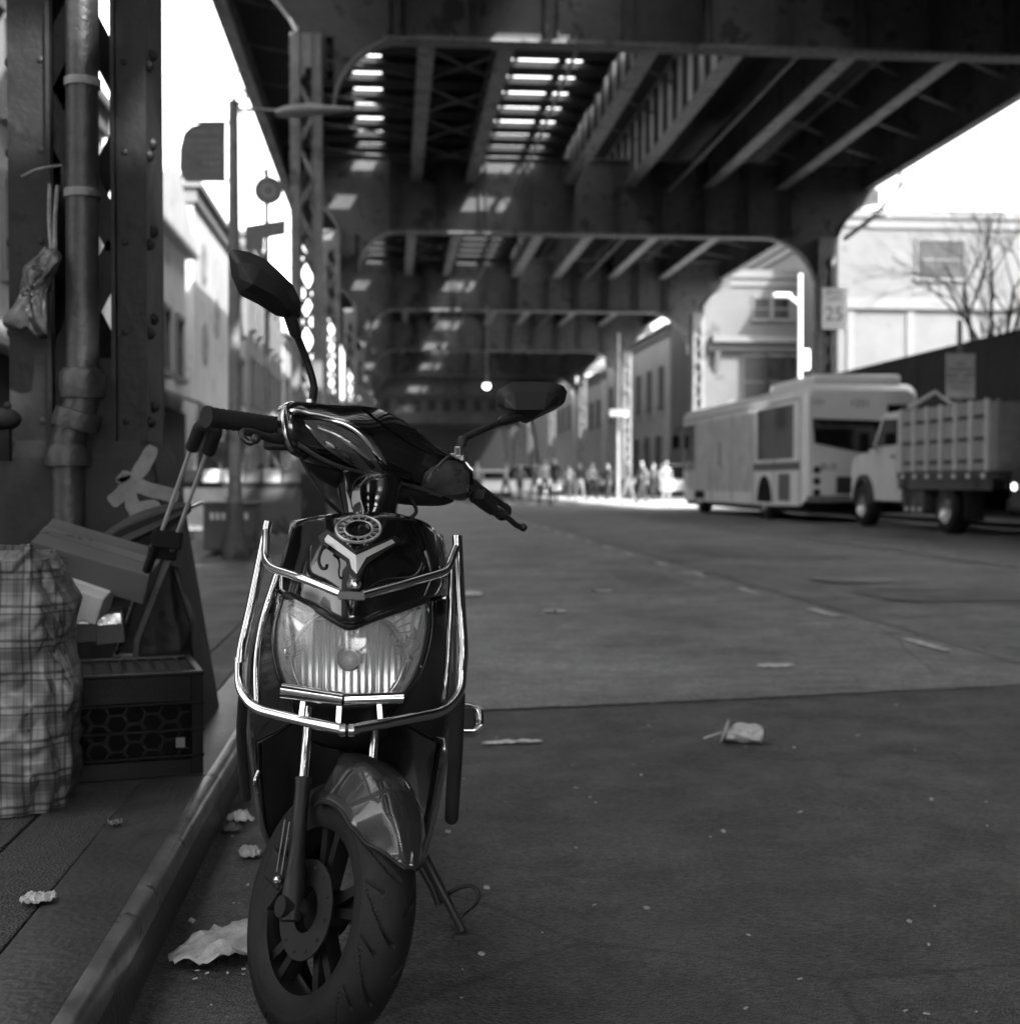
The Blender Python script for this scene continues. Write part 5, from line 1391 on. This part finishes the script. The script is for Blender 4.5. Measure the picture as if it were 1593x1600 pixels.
m.grid(rows, True); m.add(rows[0], [tuple(range(12))]); m.build('lamp_head', mat('lamp_housing', .3, .5), sl, smooth=40)
ol = [(352, 192), (316, 192), (298, 197), (287, 208), (281, 232), (280, 262), (284, 275), (290, 281), (318, 280), (352, 280)]
m = MB(); m.prism([SLp(x, y) for x, y in ol], (0, .012, 0)); m.build('banner', mat('banner_cloth', .13, .8, var=.3, scale=4), sl)
m = MB()
for i, (y, a, b_) in enumerate(((206, 300, 348), (219, 292, 346), (231, 288, 347), (243, 290, 344), (255, 287, 347), (267, 290, 346))):
    for k in range(6):
        x0 = a + (b_ - a) * k / 6; m.prism([SLp(x0, y - 2.5) - Vector((0, .003, 0)), SLp(x0 + (b_ - a) / 9, y - 2.5) - Vector((0, .003, 0)), SLp(x0 + (b_ - a) / 9, y + 2.5) - Vector((0, .003, 0)), SLp(x0, y + 2.5) - Vector((0, .003, 0))], (0, -.002, 0))
m.build('banner_print', M_STEEL, sl)
for y_ in (191, 282): MB().cyl(SLp(290, y_), SLp(366, y_), .012, 6).build('banner_rod', M_STEEL, sl)
# round sign post beyond
YS = 16.5; xs = W(416, 500, YS).x
rsn = thing('sign_post', 'thin post with a round sign above a rectangular one, left of the lattice column', 'sign', (xs, YS, .126))
def RSp(x, y, Y=YS): return W(x, y, Y) - Vector((xs, YS, .126))
m = MB(); m.cyl((0, .03, 0), RSp(416, 262) + Vector((0, .03, 0)), .028, 8); m.build('post', M_STEEL, rsn)
m = MB(); c = RSp(419, 297); m.lathe([(0, 0), (.165, 0), (.17, .01), (0, .012)], c, (0, 1, 0), 28); m.build('round_panel', mat('sign_back', .12, .5, var=.3, scale=8), rsn)
m = MB(); m.lathe([(.05, -.004), (.09, -.004), (.09, -.001), (.05, -.001)], c, (0, 1, 0), 24); m.build('round_symbol', mat('sign_symbol', .22, .6), rsn)
m = MB(); m.prism([RSp(383, 353), RSp(446, 343), RSp(446, 366), RSp(412, 372), RSp(412, 390), RSp(383, 391)], (0, .015, 0)); m.build('square_panel', MATS['sign_back'], rsn)
# wires
wr = thing('overhead_wire', 'thin sagging cables crossing the bright sky left of the viaduct', 'cable')
m = MB()
for a, b_ in (((300, 0, 9), (370, 160, 13.2)), ((345, 108, 12), (384, 104, 16)), ((372, 162, 13.2), (404, 235, 18)), ((404, 235, 18), (412, 272, 20)), ((395, 240, 16), (418, 236, 20)), ((372, 178, 13.2), (395, 170, 20))):
    A_, B_ = W(*a), W(*b_); m.tube([A_, (A_ + B_) / 2 - Vector((0, 0, .05)), B_], .010, 5)
m.build('cable', M_STEEL, wr)
# box with pale lettering at the pole base (street paper box)
bxn = thing('newspaper_box', 'low black street box with pale lettering at the foot of the banner pole', 'street box', (W(363, 850, 14.2).x, 14.2, .126))
m = MB(); m.bb(-.27, .27, -.2, .2, .04, .50); m.bb(-.2, .2, -.12, .12, 0, .04); m.bb(-.29, .29, -.22, .22, .50, .54); m.build('case', M_STEELD, bxn, bevel=.02)
m = MB()
for k in range(7):
    m.bb(-.2 + k * .058, -.165 + k * .058, -.2035, -.2005, .36, .43)
m.build('lettering', M_OFFW, bxn)
# second pole with bright plate in the distance, right of centre
ps = thing('street_pole', 'bright pole with a small white plate beyond the crossing', 'pole', (W(965, 700, 58).x, 58, .126))
m = MB(); m.tube([(0, 0, 0), (0, 0, 7.2)], [.10, .07], 10); m.build('pole', mat('galvanised', .3, .5, .3), ps, smooth=50)
zp = W(965, 650, 58).z; m = MB(); m.box((0, -.16, zp), (.8, .04, .3)); m.build('plate', M_WHITE, ps)
# white twin street lamp through the second arch
wl = W(1250, 500, 52); wlo = thing('street_lamp', 'white street lamp with a bent arm in front of the corner house', 'street lamp', (wl.x, 52, .126))
def WLp(x, y): return W(x, y, 52) - Vector((wl.x, 52, .126))
m = MB(); m.tube([(0, 0, 0), WLp(1250, 428)], [.10, .07], 10); m.build('pole', M_WHITE, wlo, smooth=50)
m = MB(); m.tube([WLp(1250, 476), WLp(1232, 462), WLp(1222, 461)], .07, 8); m.build('arm', M_WHITE, wlo)
m = MB(); m.box(WLp(1221, 461), (.7, .3, .14)); m.box(WLp(1257, 562), (.35, .2, .8)); m.build('lamp_head', M_WHITE, wlo, bevel=.03)
# cobra lamps by the outer bracket
cl = thing('street_lamp', 'small pale lamp head on a curved arm beside the outer bracket', 'street lamp', W(1375, 336, 34))
m = MB(); c0_ = cl.location
m.tube([W(1318, 374, 34.5) - c0_, W(1350, 350, 34.3) - c0_, W(1368, 335, 34.1) - c0_, W(1412, 285, 34) - c0_], .06, 8); m.build('arm', M_STEEL, cl)
m = MB(); m.bar(W(1366, 332, 34) - c0_, W(1390, 343, 34) - c0_, .14, .10); m.build('lamp_head', M_WHITE, cl, bevel=.03)
m = MB(); m.bar(W(1408, 262, 34) - c0_, W(1404, 292, 34) - c0_, .05, .10); m.build('bracket', M_STEEL, cl)
# ================================================================ VEHICLES
def vwheel(parent, c, r, w, side=-1, dish=M_CHROMED):
    o = bpy.data.objects.new('wheel', None); sc.collection.objects.link(o); o.parent = parent
    m = MB(); m.lathe([(r * .58, -w / 2), (r * .86, -w / 2), (r * .97, -w / 2 + .03), (r, -w * .3), (r, w * .3), (r * .97, w / 2 - .03), (r * .86, w / 2), (r * .58, w / 2)], c, (1, 0, 0), 32); m.build('tyre', M_TYRE, o, smooth=40)
    m = MB(); s = side
    m.lathe([(0, s * (w / 2 - .06)), (r * .18, s * (w / 2 - .05)), (r * .2, s * (w / 2 - .1)), (r * .42, s * (w / 2 - .12)), (r * .5, s * (w / 2 - .03)), (r * .58, s * (w / 2 - .005)), (r * .58, -s * w / 2)], c, (1, 0, 0), 28)
    for k in range(8):
        a = k * math.pi / 4; m.sph(Vector(c) + Vector((s * (w / 2 - .06), math.cos(a) * r * .3, math.sin(a) * r * .3)), r * .035, 6, 4)
    m.build('rim', dish, o, smooth=35)
    return o
# --- city bus
BX, BYR, BL, BWD, BH = 8.62, 27.6, 12.0, 2.5, 2.94
bus = thing('city_bus', 'pale city bus pulled in ahead of the stake truck, seen from behind', 'bus', (BX + BWD / 2, BYR, 0))
M_BUS = mat('bus_paint', .8, .35, var=.08, scale=1.2, coat=.3)
M_BUSD = mat('bus_advert', .5, .4, var=.3, scale=1.6, v2=.33, patch=(2.2, .6))
h = BWD / 2
m = MB()
def brr(y, hw, z0, z1, rt_=.22): # rounded section
    p = [(-hw, z0), (-hw, z1 - rt_)]
    for k in range(1, 5): a = math.pi / 2 * k / 4; p.append((-hw + rt_ * (1 - math.cos(a)), z1 - rt_ + rt_ * math.sin(a)))
    p += [(-x, z) for x, z in reversed(p)]
    return [Vector((x, y, z)) for x, z in p]
secs = [brr(0.0, h - .10, .55, BH - .14), brr(.10, h - .02, .42, BH - .05), brr(.25, h, .36, BH), brr(2.05, h, .33, BH), brr(11.7, h, .33, BH), brr(11.95, h - .05, .36, BH - .1), brr(BL, h - .14, .45, BH - .3)]
m.grid(secs); m.add(secs[0], [tuple(range(len(secs[0])))]); m.add(secs[-1], [tuple(range(len(secs[0])))])
m.build('body', M_BUS, bus, smooth=35)
m = MB(); m.bb(-h + .28, h - .28, .3, 3.6, BH + .005, BH + .22); m.build('roof_unit', M_BUS, bus, bevel=.08)
m = MB()      # wrapped-window advert panel and plain side windows (street side)
m.bb(-h - .012, -h - .002, .75, 3.6, 1.38, 2.55); m.build('side_window', M_GLASSD, bus)
m = MB(); m.bb(-h - .009, -h - .001, 4.1, 11.0, .62, 2.52); m.build('side_advert', M_BUSD, bus)
m = MB(); m.bb(-h - .012, -h - .002, 10.2, 11.6, 1.2, 2.5); m.build('side_window', M_GLASSD, bus)
m = MB(); m.bb(-h - .010, -h - .001, .3, 3.9, 1.12, 1.30); m.bb(-h - .014, -h - .0015, 1.0, 1.85, .45, 1.05); m.bb(-h - .03, -h - .001, 7.2, 7.28, 1.3, 1.9); m.build('side_panel', mat('bus_grey', .1, .5), bus)
m = MB()
for y_ in (.26, 2.2, 3.95, 6.0, 8.2, 10.05): m.bb(-h - .013, -h - .0005, y_, y_ + .02, .36, 2.62)
m.bb(-h - .0125, -h - .0005, .3, 11.6, 2.63, 2.66); m.build('panel_seam', MATS['bus_grey'], bus)
# rear: dark raked window, number, lamps, grille
m = MB(); yb = -.012
m.add([(-h + .22, yb, 2.20), (-h + .28, yb, 1.62), (.22, yb, 1.42), (h - .35, yb, 1.95), (.62, yb, 2.10), (.25, yb, 2.22)], [(0, 1, 2, 3, 4, 5)])
m = MB(); m.prism([(-h + .18, .0, 2.20), (-h + .22, .0, 1.68), (.30, .0, 1.42), (h - .42, .0, 1.86), (.75, .0, 2.02), (.38, .0, 2.16)], (0, -.02, 0)); m.build('rear_window', M_GLASSD, bus)
m = MB(); m.bb(.55, 1.0, -.02, .0, 2.28, 2.5); m.build('destination_sign', M_BLACK, bus)
text_mb('1251', .22, lambda u, v: Vector((-.05 + u, -.006, 2.52 + v))).build('number', M_SIGNT, bus)
text_mb('1251', .15, lambda u, v: Vector((-.95 + u, -.006, 2.55 + v))).build('number', M_SIGNT, bus)
text_mb('BUS', .2, lambda u, v: Vector((-.72 + u, -.006, 1.18 + v))).build('lettering', M_BLACK, bus)
for z in (.72, 1.0, 1.28) if False else (.62, .86, 1.1):
    for x in (-h + .28, h - .28):
        m = MB(); m.lathe([(0, -.03), (.07, -.028), (.085, 0), (.085, .01)], (x, .0, z + .02), (0, 1, 0), 16); m.build('tail_lamp', mat('tail_lamp', .04, .2), bus, smooth=50)
m = MB(); m.bb(-.55, .75, -.02, 0, .62, .98)
for k in range(6): m.bb(-.5 + k * .2, -.42 + k * .2, -.03, -.021, .65, .95)
m.build('engine_grille', mat('bus_grille', .04, .5), bus)
m = MB(); m.bb(-h + .05, h - .05, -.14, .0, .42, .58); m.build('bumper', mat('bus_bumper', .16, .5), bus, bevel=.04)
m = MB(); m.bb(-h + .12, h - .12, .12, BL - .2, .2, .36); m.build('underbody', M_BLACK, bus)
for y in (3.0, 9.6):
    for s in (-1, 1): vwheel(bus, (s * (h - .16), y, .48), .48, .3, s)
    m = MB(); a_ = [(-h - .004, y + .62 * math.cos(t_), .40 + .62 * math.sin(t_)) for t_ in [math.pi * k / 14 for k in range(15)]]; m.prism(a_, (-.004, 0, 0)); m.build('wheel_arch', M_BLACK, bus)
for s in (-1, 1):
    m = MB(); m.tube([(s * (h - .1), BL - .1, 2.5), (s * (h + .12), BL + .12, 2.45), (s * (h + .14), BL + .14, 2.2)], .025, 6); m.box((s * (h + .14), BL + .14, 2.05), (.2, .12, .38)); m.build('door_mirror', M_BLACK, bus)
# --- stake truck
TX = 9.12; tk = thing('stake_truck', 'pale stake body truck with tall slatted sides parked behind the bus', 'truck', (TX + 1.1, 19.9, 0))
hw = 1.1
M_TRK = mat('truck_white', .72, .35, var=.1, scale=2, coat=.3)
M_STK = mat('stake_panel', .32, .6, var=.25, scale=3, v2=.3, patch=(4, .58))
m = MB(); m.bb(-hw, hw, .0, 3.75, .92, 1.04); m.bb(-hw + .02, -hw + .06, 0, 3.75, .74, .919); m.bb(hw - .06, hw - .02, 0, 3.75, .74, .919); m.build('bed', M_STEELD, tk)
for s in (-1, 1):
    g1 = bpy.data.objects.new('stake_side', None); sc.collection.objects.link(g1); g1.parent = tk
    msh = MB(); x = s * (hw - .04)
    msh.bb(x - .012, x + .012, .04, 3.72, 1.06, 2.14)
    m = MB()
    for k in range(7): m.bb(x + s * .013, x + s * .05, .1 + k * .585, .155 + k * .585, 1.045, 2.16)
    m.build('stake', M_TRK, g1)
    m = msh
    for z in (1.2, 1.55, 1.9):
        for k in range(6): m.bb(x + s * .0125, x + s * .028, .22 + k * .585, .58 + k * .585, z - .028, z + .028)
    two_mats(m.build('sheet', M_STK, g1), 6, mat('slot_dark', .03, .7))
g1 = MB(); g1.bb(-hw + .05, hw - .05, 3.68, 3.72, 1.05, 2.2); g1.build('headboard', M_STK, tk)
g1 = MB(); g1.bb(-hw + .05, hw - .05, .0, .03, 1.05, 2.1)
for k in range(4): g1.bb(-hw + .1 + k * .66, -hw + .16 + k * .66, -.035, -.001, 1.05, 2.14)
g1.build('tailgate', M_STK, tk)
m = MB()
for k in range(7): m.bb(-hw - .006, -hw + .0195, .15 + k * .55, .27 + k * .55, .93, 1.0)
m.build('marker_strip', M_WHITE, tk)
m = MB()
for y0, y1 in ((2.75, 3.7),): m.bb(-hw + .08, -hw + .5, y0, y1, .32, .9)
m.build('side_locker', M_STEELD, tk, bevel=.02)
m = MB()
for k in range(3): m.bb(-hw + .076, -hw + .079, 2.85 + k * .3, 2.97 + k * .3, .36, .42)
m.build('reflector', M_WHITE, tk)
m = MB(); m.bb(-.45, -.33, 0, 6.1, .55, .74); m.bb(.33, .45, 0, 6.1, .55, .74); m.bb(-.3, .3, 1.4, 4.2, .4, .6); m.build('chassis', M_BLACK, tk)
for s in (-1, 1): vwheel(tk, (s * (hw - .20), 1.75, .42), .42, .32, s)
m = MB()
for s in (-1, 1): m.bb(s * (hw - .36), s * (hw - .04), .95, .98, .25, .85)
m.build('mud_flap', M_BRUB, tk)
# cab
cp = [(3.86, .5), (3.86, 2.08), (4.0, 2.16), (4.75, 2.16), (5.35, 1.52), (6.35, 1.38), (6.5, 1.2), (6.52, .5), (6.1, .5), (6.06, .72), (5.9, .88), (5.68, .94), (5.46, .88), (5.3, .72), (5.26, .5)]
m = MB(); m.prism([(-hw + .1, y, z) for y, z in cp], (2 * hw - .2, 0, 0)); cab = m.build('cab', M_TRK, tk, bevel=.04)
m = MB()
for s in (-1, 1): m.prism([(s * (hw - .1 + .003), y, z) for y, z in ((4.0, 1.55), (4.0, 2.02), (4.7, 2.04), (5.12, 1.55))], (s * .008, 0, 0))
m.build('door_glass', M_GLASSD, tk)
m = MB(); m.prism([(-hw + .22, 4.83, 2.10), (hw - .22, 4.83, 2.10), (hw - .22, 5.32, 1.58), (-hw + .22, 5.32, 1.58)], (0, .02, .02)); m.build('windscreen', M_GLASSD, tk)
for s in (-1, 1):
    m = MB()
    pts = [(5.68 + .50 * math.cos(a), .45 + .56 * math.sin(a)) for a in [math.pi * k / 12 for k in range(13)]]
    m.prism([(s * (hw - .1), y, z) for y, z in pts] + [(s * (hw - .1), 5.68 + .42 * math.cos(a), .45 + .46 * math.sin(a)) for a in [math.pi - math.pi * k / 12 for k in range(13)]], (s * .09, 0, 0))
    m.build('wheel_flare', mat('grey_flare', .05, .6), tk)
for s in (-1, 1): vwheel(tk, (s * (hw - .16), 5.68, .42), .42, .28, s)
m = MB()
for s in (-1, 1):
    m.bb(s * (hw - .09), s * (hw + .16), 5.0, 5.04, 1.5, 1.54); m.bb(s * (hw + .08), s * (hw + .26), 4.97, 5.09, 1.42, 1.80)
m.build('door_mirror', M_BLACK, tk, bevel=.02)
m = MB(); m.bb(-hw + .096, -hw + .0985, 4.02, 4.04, .6, 1.5); m.bb(-hw + .07, -hw + .0985, 4.12, 4.28, 1.32, 1.36); m.build('door_seam', M_STEELD, tk)
m = MB(); m.tube([(-.9, 3.78, 2.2), (-.4, 3.76, 2.5), (.0, 3.76, 2.22)], .04, 8); m.build('beacon_bar', M_WHITE, tk)
# --- dark van behind the truck
vn = thing('dark_van', 'dark panel van cut off by the right edge, one lamp shining', 'van', (TX + .1 + 1.0, 12.6, 0))
vp = [(0, .45), (0, 2.2), (.1, 2.36), (5.0, 2.36), (5.35, 2.2), (6.0, 1.35), (6.75, 1.12), (6.85, .9), (6.85, .42), (6.4, .42), (6.36, .66), (6.16, .84), (5.92, .9), (5.68, .84), (5.48, .66), (5.44, .42), (1.6, .42), (1.56, .66), (1.36, .84), (1.12, .9), (.88, .84), (.68, .66), (.64, .42)]
M_VAN = mat('van_dark', .018, .3, var=.2, scale=2, coat=.4)
m = MB(); m.prism([(-1.0, y, z) for y, z in vp], (2.0, 0, 0)); m.build('body', M_VAN, vn, bevel=.07)
m = MB()
for s in (-1, 1): m.prism([(s * 1.002, y, z) for y, z in ((4.6, 1.35), (4.6, 2.05), (5.15, 2.05), (5.75, 1.38))], (s * .01, 0, 0)); m.bb(s * 1.001, s * 1.012, 1.0, 4.3, 1.4, 2.05)
m.build('window', M_GLASSD, vn)
m = MB(); m.prism([(-.85, 5.42, 2.16), (.85, 5.42, 2.16), (.85, 5.98, 1.42), (-.85, 5.98, 1.42)], (0, .03, .02)); m.build('windscreen', M_GLASSD, vn)
for y in (1.12, 5.92):
    for s in (-1, 1): vwheel(vn, (s * .86, y, .36), .36, .24, s)
for s in (-1, 1):
    m = MB(); m.lathe([(0, -.03), (.04, -.025), (.055, .0)], (s * 1.0, 6.66, .80), (-s, 0, 0), 16); m.build('headlight', mat('lit_lamp', .9, .3, emit=1.2), vn, smooth=50)
m = MB(); m.bb(-.98, .98, 6.84, 6.98, .4, .62); m.build('bumper', M_BPLAS, vn, bevel=.04)
# --- sedan prototype for the far street
M_CAR = [mat('car_white', .6, .3, coat=.6, var=.05), mat('car_grey', .18, .3, coat=.6, var=.05), mat('car_black', .02, .3, coat=.6, var=.05)]
def sedan(loc, rz, label, mt, grp='cars standing far down the street', suv=False):
    o = thing('parked_car', label, 'car', loc, (0, 0, rz), grp); hw = .88; H = 1.75 if suv else 1.45
    lo_ = [(0, .35), (0, .85), (.12, .98), (1.3 if not suv else .5, 1.02), (3.6, 1.0), (4.5, .85), (4.6, .6), (4.6, .3), (4.05, .3), (3.95, .55), (3.7, .66), (3.45, .55), (3.35, .3), (1.2, .3), (1.1, .55), (.85, .66), (.6, .55), (.5, .3)]
    lo_ = [(y, z) for y, z in lo_]
    m = MB(); m.prism([(-hw, y, z) for y, z in lo_], (2 * hw, 0, 0)); m.build('body', mt, o, bevel=.08)
    r0 = .15 if suv else .75
    cabp = [(r0, 1.0), (r0 + .45, H - .05), (r0 + .7, H), (2.6, H), (3.4, 1.0)]
    m = MB(); rows = [[Vector((s * (hw - .06 - (z - 1.0) * .28), y, z)) for y, z in cabp] for s in (-1, 1)]
    m.grid(rows); m.add(rows[0], [(0, 1, 2, 3, 4)]); m.add(rows[1], [(0, 1, 2, 3, 4)]); m.build('cabin', M_GLASSD, o, smooth=20)
    m = MB(); m.grid([[Vector((s, y, z)) for s in (-.66, 0, .66)] for y, z in ((r0 + .4, H - .04), (r0 + .7, H + .012), (2.6, H + .012), (2.75, H - .07))]); m.build('roof', mt, o, solid=.02)
    for y in (.85, 3.7):
        for s in (-1, 1): vwheel(o, (s * (hw - .12), y, .32), .32, .22, s)
    for s in (-1, 1):
        m = MB(); m.box((s * .66, 4.56, .68), (.32, .1, .14)); m.build('headlight', M_WHITE, o, bevel=.02)
        m = MB(); m.box((s * .68, .0, .78), (.3, .06, .16)); m.build('tail_lamp', MATS['tail_lamp'], o, bevel=.02)
    return o
xg = lambda px, y: W(px, 760, y).x
sedan((xg(1045, 70), 68, 0), 0, 'bright white car in the sun beyond the bus', M_CAR[0], suv=True)
sedan((xg(770, 72), 74, 0), math.pi, 'white car facing us in the dim distance under the mezzanine', M_CAR[0])
sedan((xg(725, 62), 66, 0), math.pi, 'grey car at the left of the distant traffic', M_CAR[1])
sedan((xg(880, 76), 78, 0), math.pi / 2, 'pale car crossing at the far junction', M_CAR[0], suv=True)
sedan((xg(690, 48), 88, 0), math.pi, 'black car deep in the shade of the far viaduct', M_CAR[2], suv=True)
sedan((xg(935, 92), 96, 0), math.pi, 'dark car behind the far crossing', M_CAR[1])
# ================================================================ PEOPLE (all far and out of focus)
def person_mesh(stride=.25, arm=.2, carry=False):
    V = []; E = []; RD = []
    def jt(p, r, parent=None):
        V.append(p); RD.append(r)
        if parent is not None: E.append((parent, len(V) - 1))
        return len(V) - 1
    pel = jt((0, 0, .95), .135); wa = jt((0, 0, 1.1), .12, pel); chst = jt((0, .01, 1.3), .145, wa); nk0 = jt((0, .01, 1.43), .075, chst); nk = jt((0, .0, 1.50), .05, nk0)
    h0 = jt((0, -.02, 1.58), .075, nk); h1 = jt((0, -.02, 1.66), .088, h0); h2 = jt((0, -.01, 1.73), .06, h1)
    nose = jt((0, -.115, 1.625), .014, h0)
    for s in (-1, 1):
        hip = jt((s * .09, 0, .88), .095, pel); f = s * stride
        kn = jt((s * .10, -f * .5 - .02, .50), .06, hip); an = jt((s * .10, -f + .02, .10), .04, kn); toe = jt((s * .11, -f - .14, .035), .035, an)
        sh = jt((s * .18, 0, 1.38), .06, chst); el_ = jt((s * .24, f * .4 + .02, 1.12), .043, sh)
        wrp = (s * .25, f * .8 - .08 if not carry else -.25, .89 if not carry else 1.08); wr_ = jt(wrp, .03, el_)
        pm = jt((wrp[0], wrp[1] - .02, wrp[2] - .07), .03, wr_)
        for k in range(4): 
            f1 = jt((wrp[0], wrp[1] - .045 + k * .02, wrp[2] - .12), .0095, pm); jt((wrp[0] - s * .015, wrp[1] - .045 + k * .02, wrp[2] - .155 + .008 * abs(k - 1)), .0085, f1)
        jt((wrp[0] - s * .02, wrp[1] - .06, wrp[2] - .10), .010, pm)
    me = bpy.data.meshes.new('pm'); me.from_pydata(V, E, []); ob = bpy.data.objects.new('pm', me); sc.collection.objects.link(ob)
    md = ob.modifiers.new('skin', 'SKIN'); md.branch_smoothing = .4
    for i, q in enumerate(me.skin_vertices[0].data): q.radius = (RD[i], RD[i] * (.8 if i in (0, 1, 2) else 1)); q.use_root = (i == 0)
    ob.modifiers.new('sub', 'SUBSURF').levels = 1
    dg = bpy.context.evaluated_depsgraph_get(); dg.update(); nm = bpy.data.meshes.new_from_object(ob.evaluated_get(dg)); bpy.data.objects.remove(ob)
    nm.shade_smooth(); return nm
PMESH = [person_mesh(.24), person_mesh(.05), person_mesh(.32, carry=True)]
M_SKIN = mat('skin', .32, .6, var=.08)
CL = [mat('cloth_black', .02, .9), mat('cloth_white', .32, .9), mat('cloth_grey', .15, .9), mat('cloth_dark', .05, .9), mat('cloth_pale', .2, .9)]
pn = 0
def person(px, Y, rz, top, leg, label, var=0, h=1.0, z=0.0, X=None):
    global pn
    me = PMESH[var].copy(); me.materials.clear()
    for q in (M_SKIN, CL[top], CL[leg], CL[0]): me.materials.append(q)
    for p in me.polygons:
        c = p.center; i = 0
        if c.z < .09: i = 3
        elif c.z < 1.0 and abs(c.x) < .20: i = 2
        elif c.z < 1.46 and not (abs(c.x) > .215 and c.z < (.90 if var != 2 else 1.07)): i = 1
        elif c.z > 1.665 or (c.z > 1.58 and c.y > .03): i = 3
        p.material_index = i
    x = W(px, 760, Y).x if X is None else X
    o = bpy.data.objects.new('person', me); sc.collection.objects.link(o); o.location = (x, Y, z); o.rotation_euler = (0, 0, rz); o.scale = (h, h, h)
    tag(o, label, 'person', 'people on foot down the street'); return o
person(980, 50, 1.2, 3, 4, 'person in dark top and pale trousers striding in the sun patch', 0, 1.05)
person(1003, 51.5, -1.4, 4, 3, 'person in pale top walking beside the bright pole', 0)
person(1040, 46, .3, 1, 1, 'person all in white in full sun beside the bus front', 1, .95)
for i_, (px_, Y_, rz_, t_, l_, v_, lab_) in enumerate(((850, 48, .4, 1, 3, 0, 'person in white top and dark trousers nearest the camera in the road'), (888, 66, 2.8, 2, 3, 0, 'person in grey top beyond the black dressed walker'), (925, 58, .2, 4, 0, 2, 'person in pale top carrying something before the far houses'),
        (950, 62, -1.1, 3, 3, 1, 'person in dark clothes left of the bright pole'), (790, 58, .9, 4, 3, 0, 'person in pale jacket before the distant white car'), (1020, 60, 2.2, 2, 0, 0, 'person in grey walking away behind the sunlit walkers'))):
    person(px_, Y_, rz_, t_, l_, lab_, v_)
person(905, 60, .4, 0, 4, 'person in black top just left of the sun patch', 0)
person(866, 57, -.5, 0, 0, 'tall person all in black at the crossing', 1, 1.1)
person(835, 60, .6, 3, 3, 'person in dark clothes among the distant cars', 0)
person(812, 63, 2.6, 2, 0, 'person in grey walking away among the distant cars', 2)
person(745, 55, .0, 1, 3, 'person in white top left of the distant cars', 1)
person(415, 22, .3, 2, 0, 'person in grey on the left pavement by the shop awnings', 0, z=.126)
person(438, 25, 3.0, 0, 3, 'person in black walking off up the left pavement', 0, z=.126)
person(398, 28, -.4, 4, 3, 'person in pale top on the left pavement', 1, z=.126)
person(346, 24, .8, 3, 2, 'person in dark top nearest the gabled building', 2, z=.126)
person(428, 18.5, 1.5, 3, 0, 'person in dark coat waiting beside the lattice column', 1, z=.126)
# street stalls on the left pavement
for i, (px, Y, lab, v) in enumerate(((345, 17.2, 'low stall with white crates left of the banner pole', .6), (412, 16.3, 'dark stall table with pale boxes right of the banner pole', .35), (440, 29, 'distant stall under a pale cover', .5))):
    o = thing('market_stall', lab, 'stall', (W(px, 760, Y).x, Y, .126))
    MB().bb(-.45, .45, -.3, .3, .68, .74).build('table_top', M_WOOD, o)
    for sx in (-.4, .4):
        for sy in (-.25, .25): MB().bb(sx - .02, sx + .02, sy - .02, sy + .02, 0, .68).build('leg', M_STEEL, o)
    MB().bb(-.42, .42, -.301, -.29, .15, .67).build('cloth', M_STEELD if i else M_OFFW, o)
    for k in range(4):
        b_ = MB().box((0, 0, 0), (.2, .3, .16)).build('produce_box', mat('box_pale_%d' % (k % 2) if False else ('box_pale' if (k + i) % 2 else 'box_mid'), v if (k + i) % 2 else .15, .8), None, loc=(o.location.x - .33 + k * .22, Y, .126 + .82), bevel=.01)
        tag(b_, 'small box of goods set out on the %s stall' % ('nearest', 'second', 'distant')[i], 'box', 'boxes on the %s stall' % ('nearest', 'second', 'distant')[i])
wb = thing('white_bag', 'bright white plastic bag on the pavement left of the street box', 'bag', (W(345, 780, 15.2).x, 15.2, .126))
rows = soft_box(.09, .08, .42, 32, 16, 5, .02, .5); m = MB(); m.grid(rows, True); m.add(rows[-1], [tuple(range(32))]); m.build('sack', M_WHITE, wb, smooth=50)
m = MB(); m.tube(cr([(-.03, 0, .40), (-.01, 0, .50), (.03, 0, .41)], 4), .01, 6); m.build('handle', M_WHITE, wb)
